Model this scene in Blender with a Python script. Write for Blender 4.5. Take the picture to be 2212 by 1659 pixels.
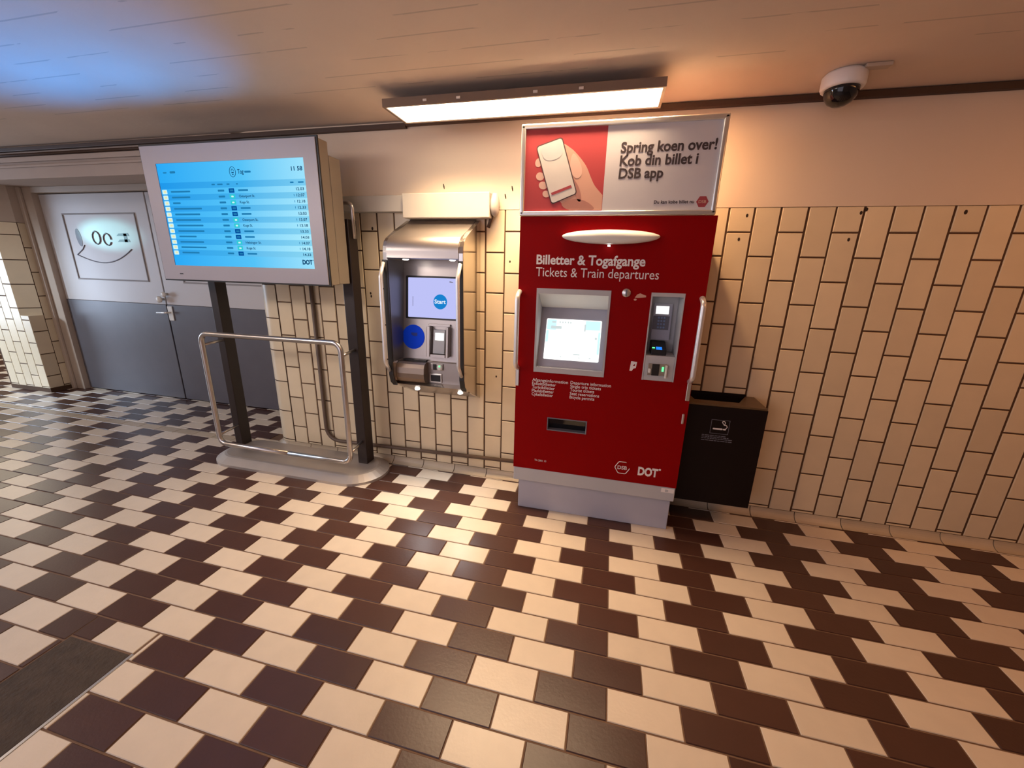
import bpy, bmesh, math, random
from mathutils import Vector, Matrix
random.seed(7)
for o in list(bpy.data.objects): bpy.data.objects.remove(o)
S = bpy.context.scene
C = S.collection
PI = math.pi

# ------------------------------------------------------------------ camera
cam_d = bpy.data.cameras.new('camera'); cam = bpy.data.objects.new('camera', cam_d); C.objects.link(cam)
cam_d.sensor_fit = 'HORIZONTAL'; cam_d.sensor_width = 36.0
cam_d.lens = 857.66 / 2212 * 36.0
cam_d.clip_start = 0.02; cam_d.clip_end = 60
cam.location = (-0.56027, -2.42034, 1.3847)
cam.rotation_euler = (1.29423, -0.02500, 0.23933)
S.camera = cam

# ------------------------------------------------------------------ world, exposure, lights
S.view_settings.view_transform = 'Standard'
S.view_settings.look = 'None'
S.view_settings.exposure = 0.0
S.view_settings.gamma = 1.0
S.view_settings.use_curve_mapping = False
W = bpy.data.worlds.new('world'); S.world = W; W.use_nodes = True
W.node_tree.nodes['Background'].inputs[0].default_value = (0.5, 0.36, 0.28, 1)
W.node_tree.nodes['Background'].inputs[1].default_value = 0.02

def area(name, loc, target, sx, sy, power, color, spread=PI):
    d = bpy.data.lights.new(name, 'AREA'); d.shape = 'RECTANGLE'; d.size = sx; d.size_y = sy
    d.energy = power; d.color = color; d.spread = spread
    o = bpy.data.objects.new(name, d); C.objects.link(o); o.location = loc
    o.rotation_euler = (Vector(target) - Vector(loc)).to_track_quat('-Z', 'Y').to_euler()
    return o
def point(name, loc, power, color, radius=0.0):
    d = bpy.data.lights.new(name, 'POINT'); d.energy = power; d.color = color; d.shadow_soft_size = radius
    o = bpy.data.objects.new(name, d); C.objects.link(o); o.location = loc
    return o
def spot(name, loc, target, power, color, angle, blend=0.6, radius=0.0):
    d = bpy.data.lights.new(name, 'SPOT'); d.energy = power; d.color = color; d.spot_size = angle
    d.spot_blend = blend; d.shadow_soft_size = radius
    o = bpy.data.objects.new(name, d); C.objects.link(o); o.location = loc
    o.rotation_euler = (Vector(target) - Vector(loc)).to_track_quat('-Z', 'Y').to_euler()
    return o

WARM = (1.0, 0.66, 0.40)
area('fill_left_floor', (-4.9, -1.7, 2.17), (-4.6, -1.3, 0), 1.2, 0.3, 9, (1.0, 0.74, 0.54))  # added warm fill that lifts the left floor, no known fixture
area('fill_right_wall', (1.5, -1.2, 2.17), (1.3, -0.9, 0), 1.3, 0.3, 10.5, (1.0, 0.42, 0.14))  # unseen orange fill added to warm the right wall
area('fill_front_cool', (-2.4, -4.25, 1.2), (-1.9, 0, 0.9), 3.2, 1.9, 25, (0.88, 0.84, 1.0))  # large cool fill added behind the camera, no opening in that wall
area('fill_left_wall', (-3.6, -2.5, 2.14), (-2.2, 0, 0.55), 1.3, 0.5, 13, (1.0, 0.88, 0.82), math.radians(100))  # extra fill added at ceiling height to brighten the lower left wall
area('daylight_passage_mouth', (-9.5, -1.2, 1.35), (0, 0.3, 0.9), 1.1, 1.7, 98, (0.60, 0.76, 1.0))
area('daylight_far_floor', (-8.6, 0.9, 2.0), (-8.0, 0.2, 0), 1.2, 0.8, 40, (1.0, 0.86, 0.66))
spot('pillar_daylight_boost', (-8.4, -2.4, 1.9), (-6.72, 0.39, 0.75), 420, (0.68, 0.84, 1.0), math.radians(36), 0.6, 0.3)  # extra spot added to strengthen the daylight on the pillar front
spot('door_glare_spot', (-8.8, -0.75, 1.78), (-5.36, 0.64, 1.63), 260, (0.35, 0.95, 1.0), math.radians(5.0), 0.5, 0.04)  # added narrow cyan spot imitating a glare patch on the door
for k, px in enumerate((-3.22, -2.80, -2.36)):
    spot('display_glow', (px, -0.44, 1.44), (px - 0.42, -1.30, 2.24), 27, (0.0, 0.29, 1.0), math.radians(94), 0.9, 0.0)

# ------------------------------------------------------------------ materials
def M(name, rgb, rough=0.5, metal=0.0, var=0.0, vscale=6.0, bump=0.0, bscale=60.0, island=0.0, spec=0.5, coat=0.0, rvar=0.0):
    m = bpy.data.materials.new(name); m.use_nodes = True
    n = m.node_tree.nodes; l = m.node_tree.links
    b = n['Principled BSDF']
    b.inputs['Base Color'].default_value = (*rgb, 1); b.inputs['Roughness'].default_value = rough
    b.inputs['Metallic'].default_value = metal; b.inputs['Specular IOR Level'].default_value = spec
    b.inputs['Coat Weight'].default_value = coat
    geo = n.new('ShaderNodeNewGeometry')
    fac = None
    def scaled(sock, lo, hi):
        r = n.new('ShaderNodeMapRange'); l.new(sock, r.inputs['Value'])
        r.inputs['From Min'].default_value = 0.0; r.inputs['From Max'].default_value = 1.0
        r.inputs['To Min'].default_value = lo; r.inputs['To Max'].default_value = hi
        return r.outputs['Result']
    if var > 0 or rvar > 0:
        t = n.new('ShaderNodeTexNoise'); t.inputs['Scale'].default_value = vscale; t.inputs['Detail'].default_value = 5
        l.new(geo.outputs['Position'], t.inputs['Vector'])
        if var > 0: fac = scaled(t.outputs['Fac'], 1 - var, 1 + var)
        if rvar > 0: l.new(scaled(t.outputs['Fac'], max(0.02, rough - rvar), rough + rvar), b.inputs['Roughness'])
    if island > 0:
        f2 = scaled(geo.outputs['Random Per Island'], 1 - island, 1 + island)
        if fac is None: fac = f2
        else:
            mm = n.new('ShaderNodeMath'); mm.operation = 'MULTIPLY'; l.new(fac, mm.inputs[0]); l.new(f2, mm.inputs[1]); fac = mm.outputs[0]
    if fac is not None:
        v = n.new('ShaderNodeVectorMath'); v.operation = 'SCALE'; v.inputs[0].default_value = rgb
        l.new(fac, v.inputs['Scale']); l.new(v.outputs['Vector'], b.inputs['Base Color'])
    if bump > 0:
        t2 = n.new('ShaderNodeTexNoise'); t2.inputs['Scale'].default_value = bscale; t2.inputs['Detail'].default_value = 4
        l.new(geo.outputs['Position'], t2.inputs['Vector'])
        bp = n.new('ShaderNodeBump'); bp.inputs['Strength'].default_value = bump; bp.inputs['Distance'].default_value = 0.004
        l.new(t2.outputs['Fac'], bp.inputs['Height']); l.new(bp.outputs['Normal'], b.inputs['Normal'])
    return m
def EM(name, rgb, strength=1.0):
    m = bpy.data.materials.new(name); m.use_nodes = True
    n = m.node_tree.nodes; l = m.node_tree.links; n.remove(n['Principled BSDF'])
    e = n.new('ShaderNodeEmission'); e.inputs[0].default_value = (*rgb, 1); e.inputs[1].default_value = strength
    l.new(e.outputs[0], n['Material Output'].inputs[0])
    return m

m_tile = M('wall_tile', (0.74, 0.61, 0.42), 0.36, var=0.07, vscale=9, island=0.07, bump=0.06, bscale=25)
m_grout = M('wall_grout', (0.085, 0.042, 0.020), 0.9)
m_hole = M('hole_dark', (0.03, 0.015, 0.008), 0.9)
m_plaster = M('plaster', (0.74, 0.60, 0.47), 0.75, var=0.06, vscale=2.2, bump=0.15, bscale=40)
m_light = M('floor_tile_light', (0.74, 0.63, 0.50), 0.34, var=0.07, vscale=14, island=0.05, bump=0.10, bscale=90)
m_dark = M('floor_tile_dark', (0.070, 0.028, 0.019), 0.34, var=0.14, vscale=14, island=0.10, bump=0.10, bscale=90)
m_fgrout = M('floor_grout', (0.20, 0.115, 0.07), 0.85, var=0.2, vscale=30)
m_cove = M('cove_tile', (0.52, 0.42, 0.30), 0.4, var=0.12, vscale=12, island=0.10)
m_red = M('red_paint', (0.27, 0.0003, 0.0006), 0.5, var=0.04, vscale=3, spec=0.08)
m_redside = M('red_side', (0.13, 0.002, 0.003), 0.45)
m_skirt = M('grey_paint', (0.50, 0.50, 0.52), 0.55, var=0.05, vscale=8, bump=0.05, bscale=150)
m_plinth = M('plinth_grey', (0.44, 0.44, 0.52), 0.55, var=0.06, vscale=8, bump=0.05, bscale=150)
m_alu = M('aluminium', (0.80, 0.78, 0.74), 0.28, 0.9)
m_steel = M('stainless', (0.47, 0.42, 0.39), 0.36, 1.0)
m_lip = M('lip_steel_floor_tint', (0.33, 0.26, 0.21), 0.40, 1.0)  # brown reflection of the floor put into the steel colour
m_liner = M('dark_steel', (0.22, 0.21, 0.22), 0.42, 0.9)
m_polish = M('polished_steel', (0.64, 0.60, 0.55), 0.15, 1.0)
m_chrome = M('handle_steel', (0.86, 0.83, 0.80), 0.34, 0.65)
m_tube = M('rail_tube', (0.58, 0.54, 0.51), 0.30, 1.0)
m_black = M('black_plastic', (0.014, 0.012, 0.012), 0.4)
m_glass = M('dark_glass', (0.01, 0.01, 0.012), 0.08)
m_textw = M('lettering_white', (0.85, 0.80, 0.78), 0.5)
m_textk = M('lettering_dark', (0.055, 0.035, 0.035), 0.5)
m_bezel = M('bezel_grey', (0.38, 0.34, 0.36), 0.45, 0.25, var=0.03, vscale=5)
m_case = M('case_grey', (0.30, 0.25, 0.20), 0.5, var=0.04, vscale=5)
m_post = M('post_brown', (0.022, 0.012, 0.010), 0.42)
m_base = M('base_plate', (0.46, 0.41, 0.37), 0.45, 0.5, var=0.10, vscale=9)
m_duct = M('duct_grey', (0.50, 0.46, 0.40), 0.5, var=0.07, vscale=9)
m_tape = M('tape_grey', (0.45, 0.40, 0.36), 0.55, var=0.1, vscale=25)
m_conduit = M('conduit_brown', (0.13, 0.085, 0.060), 0.5)
m_bin = M('bin_brown', (0.006, 0.0015, 0.001), 0.55, spec=0.25)
m_bintop = M('bin_top', (0.20, 0.13, 0.065), 0.4, 0.6, var=0.15, vscale=20)
m_doorw = M('door_white', (0.60, 0.56, 0.55), 0.42, var=0.04, vscale=3)
m_doorg = M('door_kick_grey', (0.12, 0.11, 0.125), 0.38, var=0.14, vscale=5)
m_groove = M('door_groove', (0.30, 0.27, 0.26), 0.6)
m_frame = M('door_frame', (0.50, 0.40, 0.32), 0.6, var=0.05)
m_beam = M('beam_paint', (0.46, 0.36, 0.30), 0.7, var=0.07, vscale=5, bump=0.15, bscale=40)
m_gap = M('dark_cable_tray', (0.060, 0.028, 0.016), 0.6)
m_hatch = M('hatch_asphalt', (0.064, 0.042, 0.027), 0.85, var=0.45, vscale=22, bump=1.0, bscale=70)
m_lampbody = M('lamp_body', (0.20, 0.13, 0.09), 0.5)
m_camw = M('camera_white', (0.80, 0.78, 0.78), 0.4)
m_white = M('white_plastic', (0.82, 0.80, 0.74), 0.4)
m_key = M('keypad_grey', (0.16, 0.16, 0.20), 0.5)
m_skin = M('print_skin', (0.66, 0.36, 0.27), 0.6)
m_skin2 = M('print_skin_light', (0.74, 0.46, 0.37), 0.6)
m_skin3 = M('print_skin_shade', (0.45, 0.20, 0.16), 0.6)
m_pred = M('print_red', (0.46, 0.048, 0.055), 0.55, var=0.10, vscale=5)
m_pgrey = M('print_grey', (0.64, 0.60, 0.62), 0.35, var=0.07, vscale=6)
m_pphone = M('print_phone', (0.70, 0.64, 0.60), 0.5, var=0.05, vscale=20)
m_pphonec = M('print_phone_map', (0.60, 0.60, 0.60), 0.5, var=0.05, vscale=20)
m_pphoned = M('print_phone_edge', (0.10, 0.05, 0.05), 0.5)
m_pbar = M('print_bar', (0.38, 0.05, 0.06), 0.5)
m_blue = M('blue_disc', (0.0, 0.075, 1.0), 0.6, spec=0.2)
m_bluedk = M('blue_disc_mark', (0.0, 0.02, 0.30), 0.4)
e_lamp = EM('lamp_panel', (1.0, 0.84, 0.62), 4.5)
e_led = EM('led_white', (1.0, 0.97, 0.90), 9.0)
e_green = EM('led_green', (0.15, 1.0, 0.35), 1.4)
e_bluel = EM('led_blue', (0.02, 0.22, 1.0), 1.2)
e_white = EM('screen_white', (1.0, 1.0, 0.93), 1.5)
e_lil = EM('screen_lilac', (0.52, 0.54, 0.93), 1.0)
e_start = EM('screen_start', (0.01, 0.22, 0.62), 1.0)
e_text = EM('screen_text', (0.85, 0.92, 1.0), 1.0)
e_pale = EM('screen_pale_blue', (0.55, 0.84, 1.0), 1.25)
e_gray = EM('screen_grey', (0.55, 0.62, 0.62), 1.2)
e_dtxt = EM('display_text', (0.004, 0.055, 0.15), 1.0)
e_dtxt2 = EM('display_text_faint', (0.015, 0.20, 0.44), 1.0)
e_dblue = EM('display_badge_blue', (0.0, 0.07, 0.32), 1.0)
e_dgreen = EM('display_badge_green', (0.03, 0.60, 0.66), 1.0)
e_dyel = EM('display_badge_yellow', (0.85, 0.80, 0.42), 1.0)
e_dwhite = EM('display_badge_white', (0.62, 0.90, 0.92), 1.0)

# LCD picture: blue with viewing-angle fade painted in, deeper left, and alternate row bands
def lcd_material():
    m = bpy.data.materials.new('display_picture'); m.use_nodes = True
    n = m.node_tree.nodes; l = m.node_tree.links; n.remove(n['Principled BSDF'])
    tc = n.new('ShaderNodeTexCoord'); sp = n.new('ShaderNodeSeparateXYZ'); l.new(tc.outputs['Generated'], sp.inputs[0])
    def mth(op, a, b=None):
        q = n.new('ShaderNodeMath'); q.operation = op
        for i, v in enumerate((a, b)):
            if v is None: continue
            if isinstance(v, (int, float)): q.inputs[i].default_value = v
            else: l.new(v, q.inputs[i])
        return q.outputs[0]
    v = mth('SUBTRACT', 1.0, sp.outputs['Z'])
    row = mth('DIVIDE', mth('SUBTRACT', v, 0.2385), 0.0545)
    par = mth('MODULO', mth('FLOOR', row), 2.0)
    inr = mth('MULTIPLY', mth('GREATER_THAN', row, 0.0), mth('LESS_THAN', row, 12.0))
    band = mth('MULTIPLY', par, inr)
    head = mth('MULTIPLY', mth('GREATER_THAN', v, 0.18), mth('LESS_THAN', v, 0.2385))
    dark = mth('MAXIMUM', band, head)
    glow = mth('ADD', mth('MULTIPLY', sp.outputs['X'], 0.85), mth('MULTIPLY', mth('MULTIPLY', v, inr), 0.18))
    r = n.new('ShaderNodeValToRGB'); l.new(glow, r.inputs[0])
    r.color_ramp.elements[0].position = 0.0; r.color_ramp.elements[0].color = (0.022, 0.38, 0.88, 1)
    r.color_ramp.elements[1].position = 1.0; r.color_ramp.elements[1].color = (0.42, 0.82, 0.95, 1)
    e2 = r.color_ramp.elements.new(0.5); e2.color = (0.085, 0.52, 0.90, 1)
    mx = n.new('ShaderNodeMix'); mx.data_type = 'RGBA'; mx.blend_type = 'MULTIPLY'
    l.new(mth('MULTIPLY', dark, 0.75), mx.inputs['Factor']); l.new(r.outputs[0], mx.inputs['A'])
    mx.inputs['B'].default_value = (0.45, 0.72, 0.86, 1)
    e = n.new('ShaderNodeEmission'); l.new(mx.outputs['Result'], e.inputs[0]); e.inputs[1].default_value = 1.05
    l.new(e.outputs[0], n['Material Output'].inputs[0])
    return m
e_lcd = lcd_material()

# board-marked concrete ceiling
def ceiling_material():
    m = M('ceiling_concrete', (0.70, 0.57, 0.47), 0.85, bump=0.2, bscale=30)
    n = m.node_tree.nodes; l = m.node_tree.links; b = n['Principled BSDF']
    geo = n.new('ShaderNodeNewGeometry'); sp = n.new('ShaderNodeSeparateXYZ'); l.new(geo.outputs['Position'], sp.inputs[0])
    def mth(op, a, b2=None):
        q = n.new('ShaderNodeMath'); q.operation = op
        for i, v in enumerate((a, b2)):
            if v is None: continue
            if isinstance(v, (int, float)): q.inputs[i].default_value = v
            else: l.new(v, q.inputs[i])
        return q.outputs[0]
    t = mth('DIVIDE', mth('ADD', sp.outputs['Y'], 0.849 + 12.0), 0.1205)
    fr = mth('ABSOLUTE', mth('SUBTRACT', mth('FRACT', mth('ADD', t, 0.085)), 0.5))
    line = mth('GREATER_THAN', fr, 0.470)
    nz = n.new('ShaderNodeTexNoise'); nz.inputs['Scale'].default_value = 1.0; nz.inputs['Detail'].default_value = 4
    mp = n.new('ShaderNodeMapping'); mp.inputs['Scale'].default_value = (2.2, 9.0, 1.0)
    l.new(geo.outputs['Position'], mp.inputs[0]); l.new(mp.outputs[0], nz.inputs['Vector'])
    vis = mth('MULTIPLY', line, mth('GREATER_THAN', nz.outputs['Fac'], 0.50))
    far = mth('LESS_THAN', sp.outputs['Y'], -0.35)
    vis = mth('MULTIPLY', vis, far)
    n2 = n.new('ShaderNodeTexNoise'); n2.inputs['Scale'].default_value = 1.6; n2.inputs['Detail'].default_value = 5
    l.new(geo.outputs['Position'], n2.inputs['Vector'])
    base = n.new('ShaderNodeMapRange'); l.new(n2.outputs['Fac'], base.inputs['Value'])
    base.inputs['To Min'].default_value = 0.86; base.inputs['To Max'].default_value = 1.12
    fac = mth('MULTIPLY', base.outputs['Result'], mth('SUBTRACT', 1.0, mth('MULTIPLY', vis, 0.24)))
    v = n.new('ShaderNodeVectorMath'); v.operation = 'SCALE'; v.inputs[0].default_value = (0.70, 0.57, 0.47)
    l.new(fac, v.inputs['Scale']); l.new(v.outputs['Vector'], b.inputs['Base Color'])
    return m
m_ceil = ceiling_material()

# ------------------------------------------------------------------ mesh helpers
def nb(): return bmesh.new()
def box(bm, x0, x1, y0, y1, z0, z1, bev=0.0, seg=2, mi=0):
    vs = [bm.verts.new(p) for p in ((x0,y0,z0),(x1,y0,z0),(x1,y1,z0),(x0,y1,z0),(x0,y0,z1),(x1,y0,z1),(x1,y1,z1),(x0,y1,z1))]
    fs = [bm.faces.new([vs[i] for i in q]) for q in ((3,2,1,0),(4,5,6,7),(0,1,5,4),(1,2,6,5),(2,3,7,6),(3,0,4,7))]
    for f in fs: f.material_index = mi
    if bev > 0:
        es = list({e for f in fs for e in f.edges})
        r = bmesh.ops.bevel(bm, geom=es, offset=bev, segments=seg, profile=0.5, affect='EDGES')
        for f in r['faces']: f.material_index = mi
    return bm
def prism(bm, prof, axis, a0, a1, mi=0, bev=0.0, seg=2):
    """prof: 2D points; axis 'x' -> (y,z) profile extruded in x; 'y' -> (x,z); 'z' -> (x,y)"""
    def P(q, a): return {'x': (a, q[0], q[1]), 'y': (q[0], a, q[1]), 'z': (q[0], q[1], a)}[axis]
    v0 = [bm.verts.new(P(q, a0)) for q in prof]; v1 = [bm.verts.new(P(q, a1)) for q in prof]
    fs = [bm.faces.new(v0), bm.faces.new(v1[::-1])]; n = len(prof)
    for i in range(n): fs.append(bm.faces.new((v0[i], v1[i], v1[(i+1) % n], v0[(i+1) % n])))
    bmesh.ops.recalc_face_normals(bm, faces=fs)
    for f in fs: f.material_index = mi
    if bev > 0:
        es = list({e for f in fs[:2] for e in f.edges})
        r = bmesh.ops.bevel(bm, geom=es, offset=bev, segments=seg, profile=0.5, affect='EDGES')
        for f in r['faces']: f.material_index = mi
    return bm
def flat(bm, pts, y, th=0.0006, mi=0):
    """printed flat shape in x,z with its front at y"""
    return prism(bm, pts, 'y', y, y + th, mi)
def rrect(x0, x1, z0, z1, r, n=5):
    out = []
    for cx, cz, a in ((x1-r, z1-r, 0), (x0+r, z1-r, 90), (x0+r, z0+r, 180), (x1-r, z0+r, 270)):
        for k in range(n+1):
            t = math.radians(a + 90*k/n); out.append((cx + r*math.cos(t), cz + r*math.sin(t)))
    return out
def ell(cx, cz, rx, rz, n=32, rot=0.0):
    return [(cx + rx*math.cos(t)*math.cos(rot) - rz*math.sin(t)*math.sin(rot), cz + rx*math.cos(t)*math.sin(rot) + rz*math.sin(t)*math.cos(rot)) for t in (2*PI*k/n for k in range(n))]
def fillet(pts, r, n=6):
    pts = [Vector(p) for p in pts]; out = [pts[0]]
    for i in range(1, len(pts)-1):
        p = pts[i]; a = (pts[i-1]-p); b = (pts[i+1]-p); la, lb = a.length, b.length; a.normalize(); b.normalize()
        ang = a.angle(b)
        if ang > PI - 0.02: out.append(p); continue
        d = min(r / math.tan(ang/2), la*0.49, lb*0.49); rr = d*math.tan(ang/2)
        c = p + (a+b).normalized() * (rr/math.sin(ang/2))
        s = p + a*d - c; e = p + b*d - c; tot = s.angle(e); ax = s.cross(e).normalized()
        for k in range(n+1): out.append(c + Matrix.Rotation(tot*k/n, 3, ax) @ s)
    out.append(pts[-1]); return out
def tube(bm, pts, r, seg=12, closed=False, cap=True, mi=0, bend=None):
    pts = [Vector(p) for p in pts]
    if bend: pts = fillet(pts, bend)
    n = len(pts); rings = []; t0 = None; nrm = None
    for i in range(n):
        if closed: t = (pts[(i+1) % n] - pts[i-1]).normalized()
        elif i == 0: t = (pts[1]-pts[0]).normalized()
        elif i == n-1: t = (pts[-1]-pts[-2]).normalized()
        else: t = ((pts[i]-pts[i-1]).normalized() + (pts[i+1]-pts[i]).normalized()).normalized()
        if nrm is None:
            nrm = t.orthogonal().normalized()
        else:
            ax = t0.cross(t)
            if ax.length > 1e-7: nrm = Matrix.Rotation(t0.angle(t), 3, ax.normalized()) @ nrm
        bi = t.cross(nrm).normalized(); t0 = t
        rr = r[i] if isinstance(r, (list, tuple)) else r
        rings.append([bm.verts.new(pts[i] + rr*(math.cos(2*PI*k/seg)*nrm + math.sin(2*PI*k/seg)*bi)) for k in range(seg)])
    fs = []
    m = n if closed else n-1
    for i in range(m):
        a, b = rings[i], rings[(i+1) % n]
        for k in range(seg): fs.append(bm.faces.new((a[k], a[(k+1) % seg], b[(k+1) % seg], b[k])))
    if cap and not closed: fs += [bm.faces.new(rings[0][::-1]), bm.faces.new(rings[-1])]
    for f in fs: f.smooth = True; f.material_index = mi
    return bm
def lathe(bm, prof, c, axis='z', seg=32, mi=0, sx=1.0, sz=1.0):
    """prof: (radius, height) around axis through c"""
    rings = []
    for r, h in prof:
        ring = []
        for k in range(seg):
            a = 2*PI*k/seg; u, v = r*math.cos(a)*sx, r*math.sin(a)*sz
            p = (u, v, h) if axis == 'z' else (u, h, v)
            ring.append(bm.verts.new((c[0]+p[0], c[1]+p[1], c[2]+p[2])))
        rings.append(ring)
    fs = []
    for a, b in zip(rings, rings[1:]):
        for k in range(seg): fs.append(bm.faces.new((a[k], a[(k+1) % seg], b[(k+1) % seg], b[k])))
    fs += [bm.faces.new(rings[0][::-1]), bm.faces.new(rings[-1])]
    bmesh.ops.recalc_face_normals(bm, faces=fs)
    for f in fs: f.smooth = True; f.material_index = mi
    return bm
def holed(bm, x0, x1, z0, z1, holes, y0, y1, mi=0):
    xs = sorted({x0, x1} | {h[0] for h in holes} | {h[1] for h in holes}); zs = sorted({z0, z1} | {h[2] for h in holes} | {h[3] for h in holes})
    V = {}
    def v(x, z):
        if (x, z) not in V: V[(x, z)] = bm.verts.new((x, y0, z))
        return V[(x, z)]
    fs = []
    for a, b in zip(xs, xs[1:]):
        for c, d in zip(zs, zs[1:]):
            mx, mz = (a+b)/2, (c+d)/2
            if any(h[0] < mx < h[1] and h[2] < mz < h[3] for h in holes): continue
            fs.append(bm.faces.new((v(a, c), v(b, c), v(b, d), v(a, d))))
    r = bmesh.ops.extrude_face_region(bm, geom=fs)
    for g in r['geom']:
        if isinstance(g, bmesh.types.BMVert): g.co.y += (y1 - y0)
    bmesh.ops.recalc_face_normals(bm, faces=bm.faces)
    for f in bm.faces: f.material_index = mi
    return bm
def text_bm(bm, s, x, y, z, size, width=None, align='LEFT', bold=0.0, ext=0.0004, shear=0.0, rot=0.0):
    """lettering facing -y; x,z is the baseline start (LEFT), end (RIGHT) or centre; width scales it to fit"""
    cu = bpy.data.curves.new('lettering', 'FONT'); cu.body = s; cu.size = size; cu.align_x = 'LEFT'
    cu.offset = bold; cu.extrude = ext; cu.shear = shear; cu.resolution_u = 3
    o = bpy.data.objects.new('lettering_source', cu); C.objects.link(o)
    dg = bpy.context.evaluated_depsgraph_get(); me = bpy.data.meshes.new_from_object(o.evaluated_get(dg))
    bpy.data.objects.remove(o); bpy.data.curves.remove(cu)
    if not me.vertices: return bm
    xs = [q.co.x for q in me.vertices]; w = max(xs) - min(xs); x_0 = min(xs)
    k = (width / w) if width else 1.0
    off = {'LEFT': 0.0, 'RIGHT': -w*k, 'CENTER': -w*k/2}[align]
    cr, sr = math.cos(rot), math.sin(rot)
    vs = []
    for q in me.vertices:
        u = (q.co.x - x_0)*k + off; t = q.co.y
        vs.append(bm.verts.new((x + u*cr - t*sr, y - q.co.z, z + u*sr + t*cr)))
    for p in me.polygons:
        try: bm.faces.new([vs[i] for i in p.vertices])
        except ValueError: pass
    bpy.data.meshes.remove(me)
    return bm

# ------------------------------------------------------------------ object helpers
ORG = {}
def obj(name, bm, mats, parent=None, label=None, smooth=False):
    if not isinstance(mats, (list, tuple)): mats = [mats]
    root = parent
    off = Vector(ORG.get(parent.name, (0, 0, 0))) if parent else Vector((0, 0, 0))
    me = bpy.data.meshes.new(name)
    for v in bm.verts: v.co -= off
    bm.to_mesh(me); bm.free()
    for mt in mats: me.materials.append(mt)
    o = bpy.data.objects.new(name, me); C.objects.link(o)
    if parent: o.parent = parent; ORG[o.name] = tuple(off)
    if label: o['label'] = label
    if smooth:
        for p in me.polygons: p.use_smooth = True
    return o
def thing(name, label, cat, loc, group=None):
    o = bpy.data.objects.new(name, None); C.objects.link(o); o.location = loc; o.empty_display_size = 0.05
    o['label'] = label; o['category'] = cat
    if group: o['group'] = group
    ORG[o.name] = tuple(loc)
    return o
def tag(o, label, cat, group=None):
    o['label'] = label; o['category'] = cat
    if group: o['group'] = group
    return o
def struct(name, bm, mats, label=None):
    o = obj(name, bm, mats); o['kind'] = 'structure'
    if label: o['label'] = label
    return o

# ------------------------------------------------------------------ floor
FX, FY, FL, FM = -0.45253, -0.86004, 0.23856, 0.11513
HX0, HX1, HY0, HY1 = -2.455, -2.150, -2.12, -1.645          # the hatch cut into the floor
CO = 0.0435                                                  # cove size at the wall foot
ZT, HH, PW = 1.7285, 0.1192, 0.12                            # wall tile top, half course, column pitch
CEIL = 2.210
WX = -2.945                                                  # centre line of the rounded wall corner
def slab(bm, x0, x1, y0, y1, z, mi, ch=0.002, dep=0.0025):
    if x1 - x0 < 0.005 or y1 - y0 < 0.005: return
    t = [bm.verts.new(p) for p in ((x0+ch, y0+ch, z), (x1-ch, y0+ch, z), (x1-ch, y1-ch, z), (x0+ch, y1-ch, z))]
    b = [bm.verts.new(p) for p in ((x0, y0, z-dep), (x1, y0, z-dep), (x1, y1, z-dep), (x0, y1, z-dep))]
    fs = [bm.faces.new(t)] + [bm.faces.new((b[i], b[(i+1) % 4], t[(i+1) % 4], t[i])) for i in range(4)]
    for f in fs: f.material_index = mi
bm = nb()
box(bm, -10.6, 3.6, -4.6, 2.1, -0.10, -0.0035, mi=2)
J = 0.0028
def clip_tile(bm, x0, x1, y0, y1, mi):
    if x1 < HX0 - 0.004 or x0 > HX1 + 0.011 or y1 < HY0 or y0 > HY1 + 0.004: slab(bm, x0, x1, y0, y1, 0.0, mi); return
    if x0 < HX0 - 0.016: slab(bm, x0, HX0 - 0.004, y0, y1, 0.0, mi)
    if x1 > HX1 + 0.017: slab(bm, HX1 + 0.011, x1, y0, y1, 0.0, mi)
    if y1 > HY1 + 0.016: slab(bm, max(x0, HX0), min(x1, HX1), HY1 + 0.004, y1, 0.0, mi)
    if y0 < HY0 - 0.012: slab(bm, max(x0, HX0), min(x1, HX1), y0, HY0, 0.0, mi)
for v in range(-26, 33):
    yt = FY - FM*v; yb = yt - FM
    if yb > 2.05 or yt < -4.55: continue
    odd = v % 2
    for u in range(-43, 18):
        x0 = FX + FL*(u + 0.5*odd); x1 = x0 + FL
        if x1 > 3.5 or x0 < -10.5: continue
        mi = 0 if u % 2 == 0 else 1
        jj = J if mi == 0 else 0.0015
        a, b, c, d = x0+jj, x1-jj, yb+J, yt-J
        if d > -CO and b > -3.06:                           # tiles cut at the wall
            d = min(d, -CO - 0.002)
            if c > d: continue
        elif d > -0.055 and c < 0.03 and b <= -3.06:         # plain border strip in the doorway line
            if yt > 0.03: c = max(c, 0.034)
            else: d = min(d, -0.058)
        clip_tile(bm, a, b, c, d, mi)
for k in range(38):
    x1 = -3.07 - 0.2*k
    if x1 - 0.2 > -10.5: slab(bm, x1 - 0.196, x1, -0.054, 0.03, 0.0, 3)
struct('floor', bm, [m_light, m_dark, m_fgrout, m_cove])

# ------------------------------------------------------------------ rear wall: glazed brick tiles below, plaster above
bm = nb()
box(bm, WX, 3.6, 0.004, 0.12, -0.05, ZT, mi=1)              # grout bed
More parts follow.
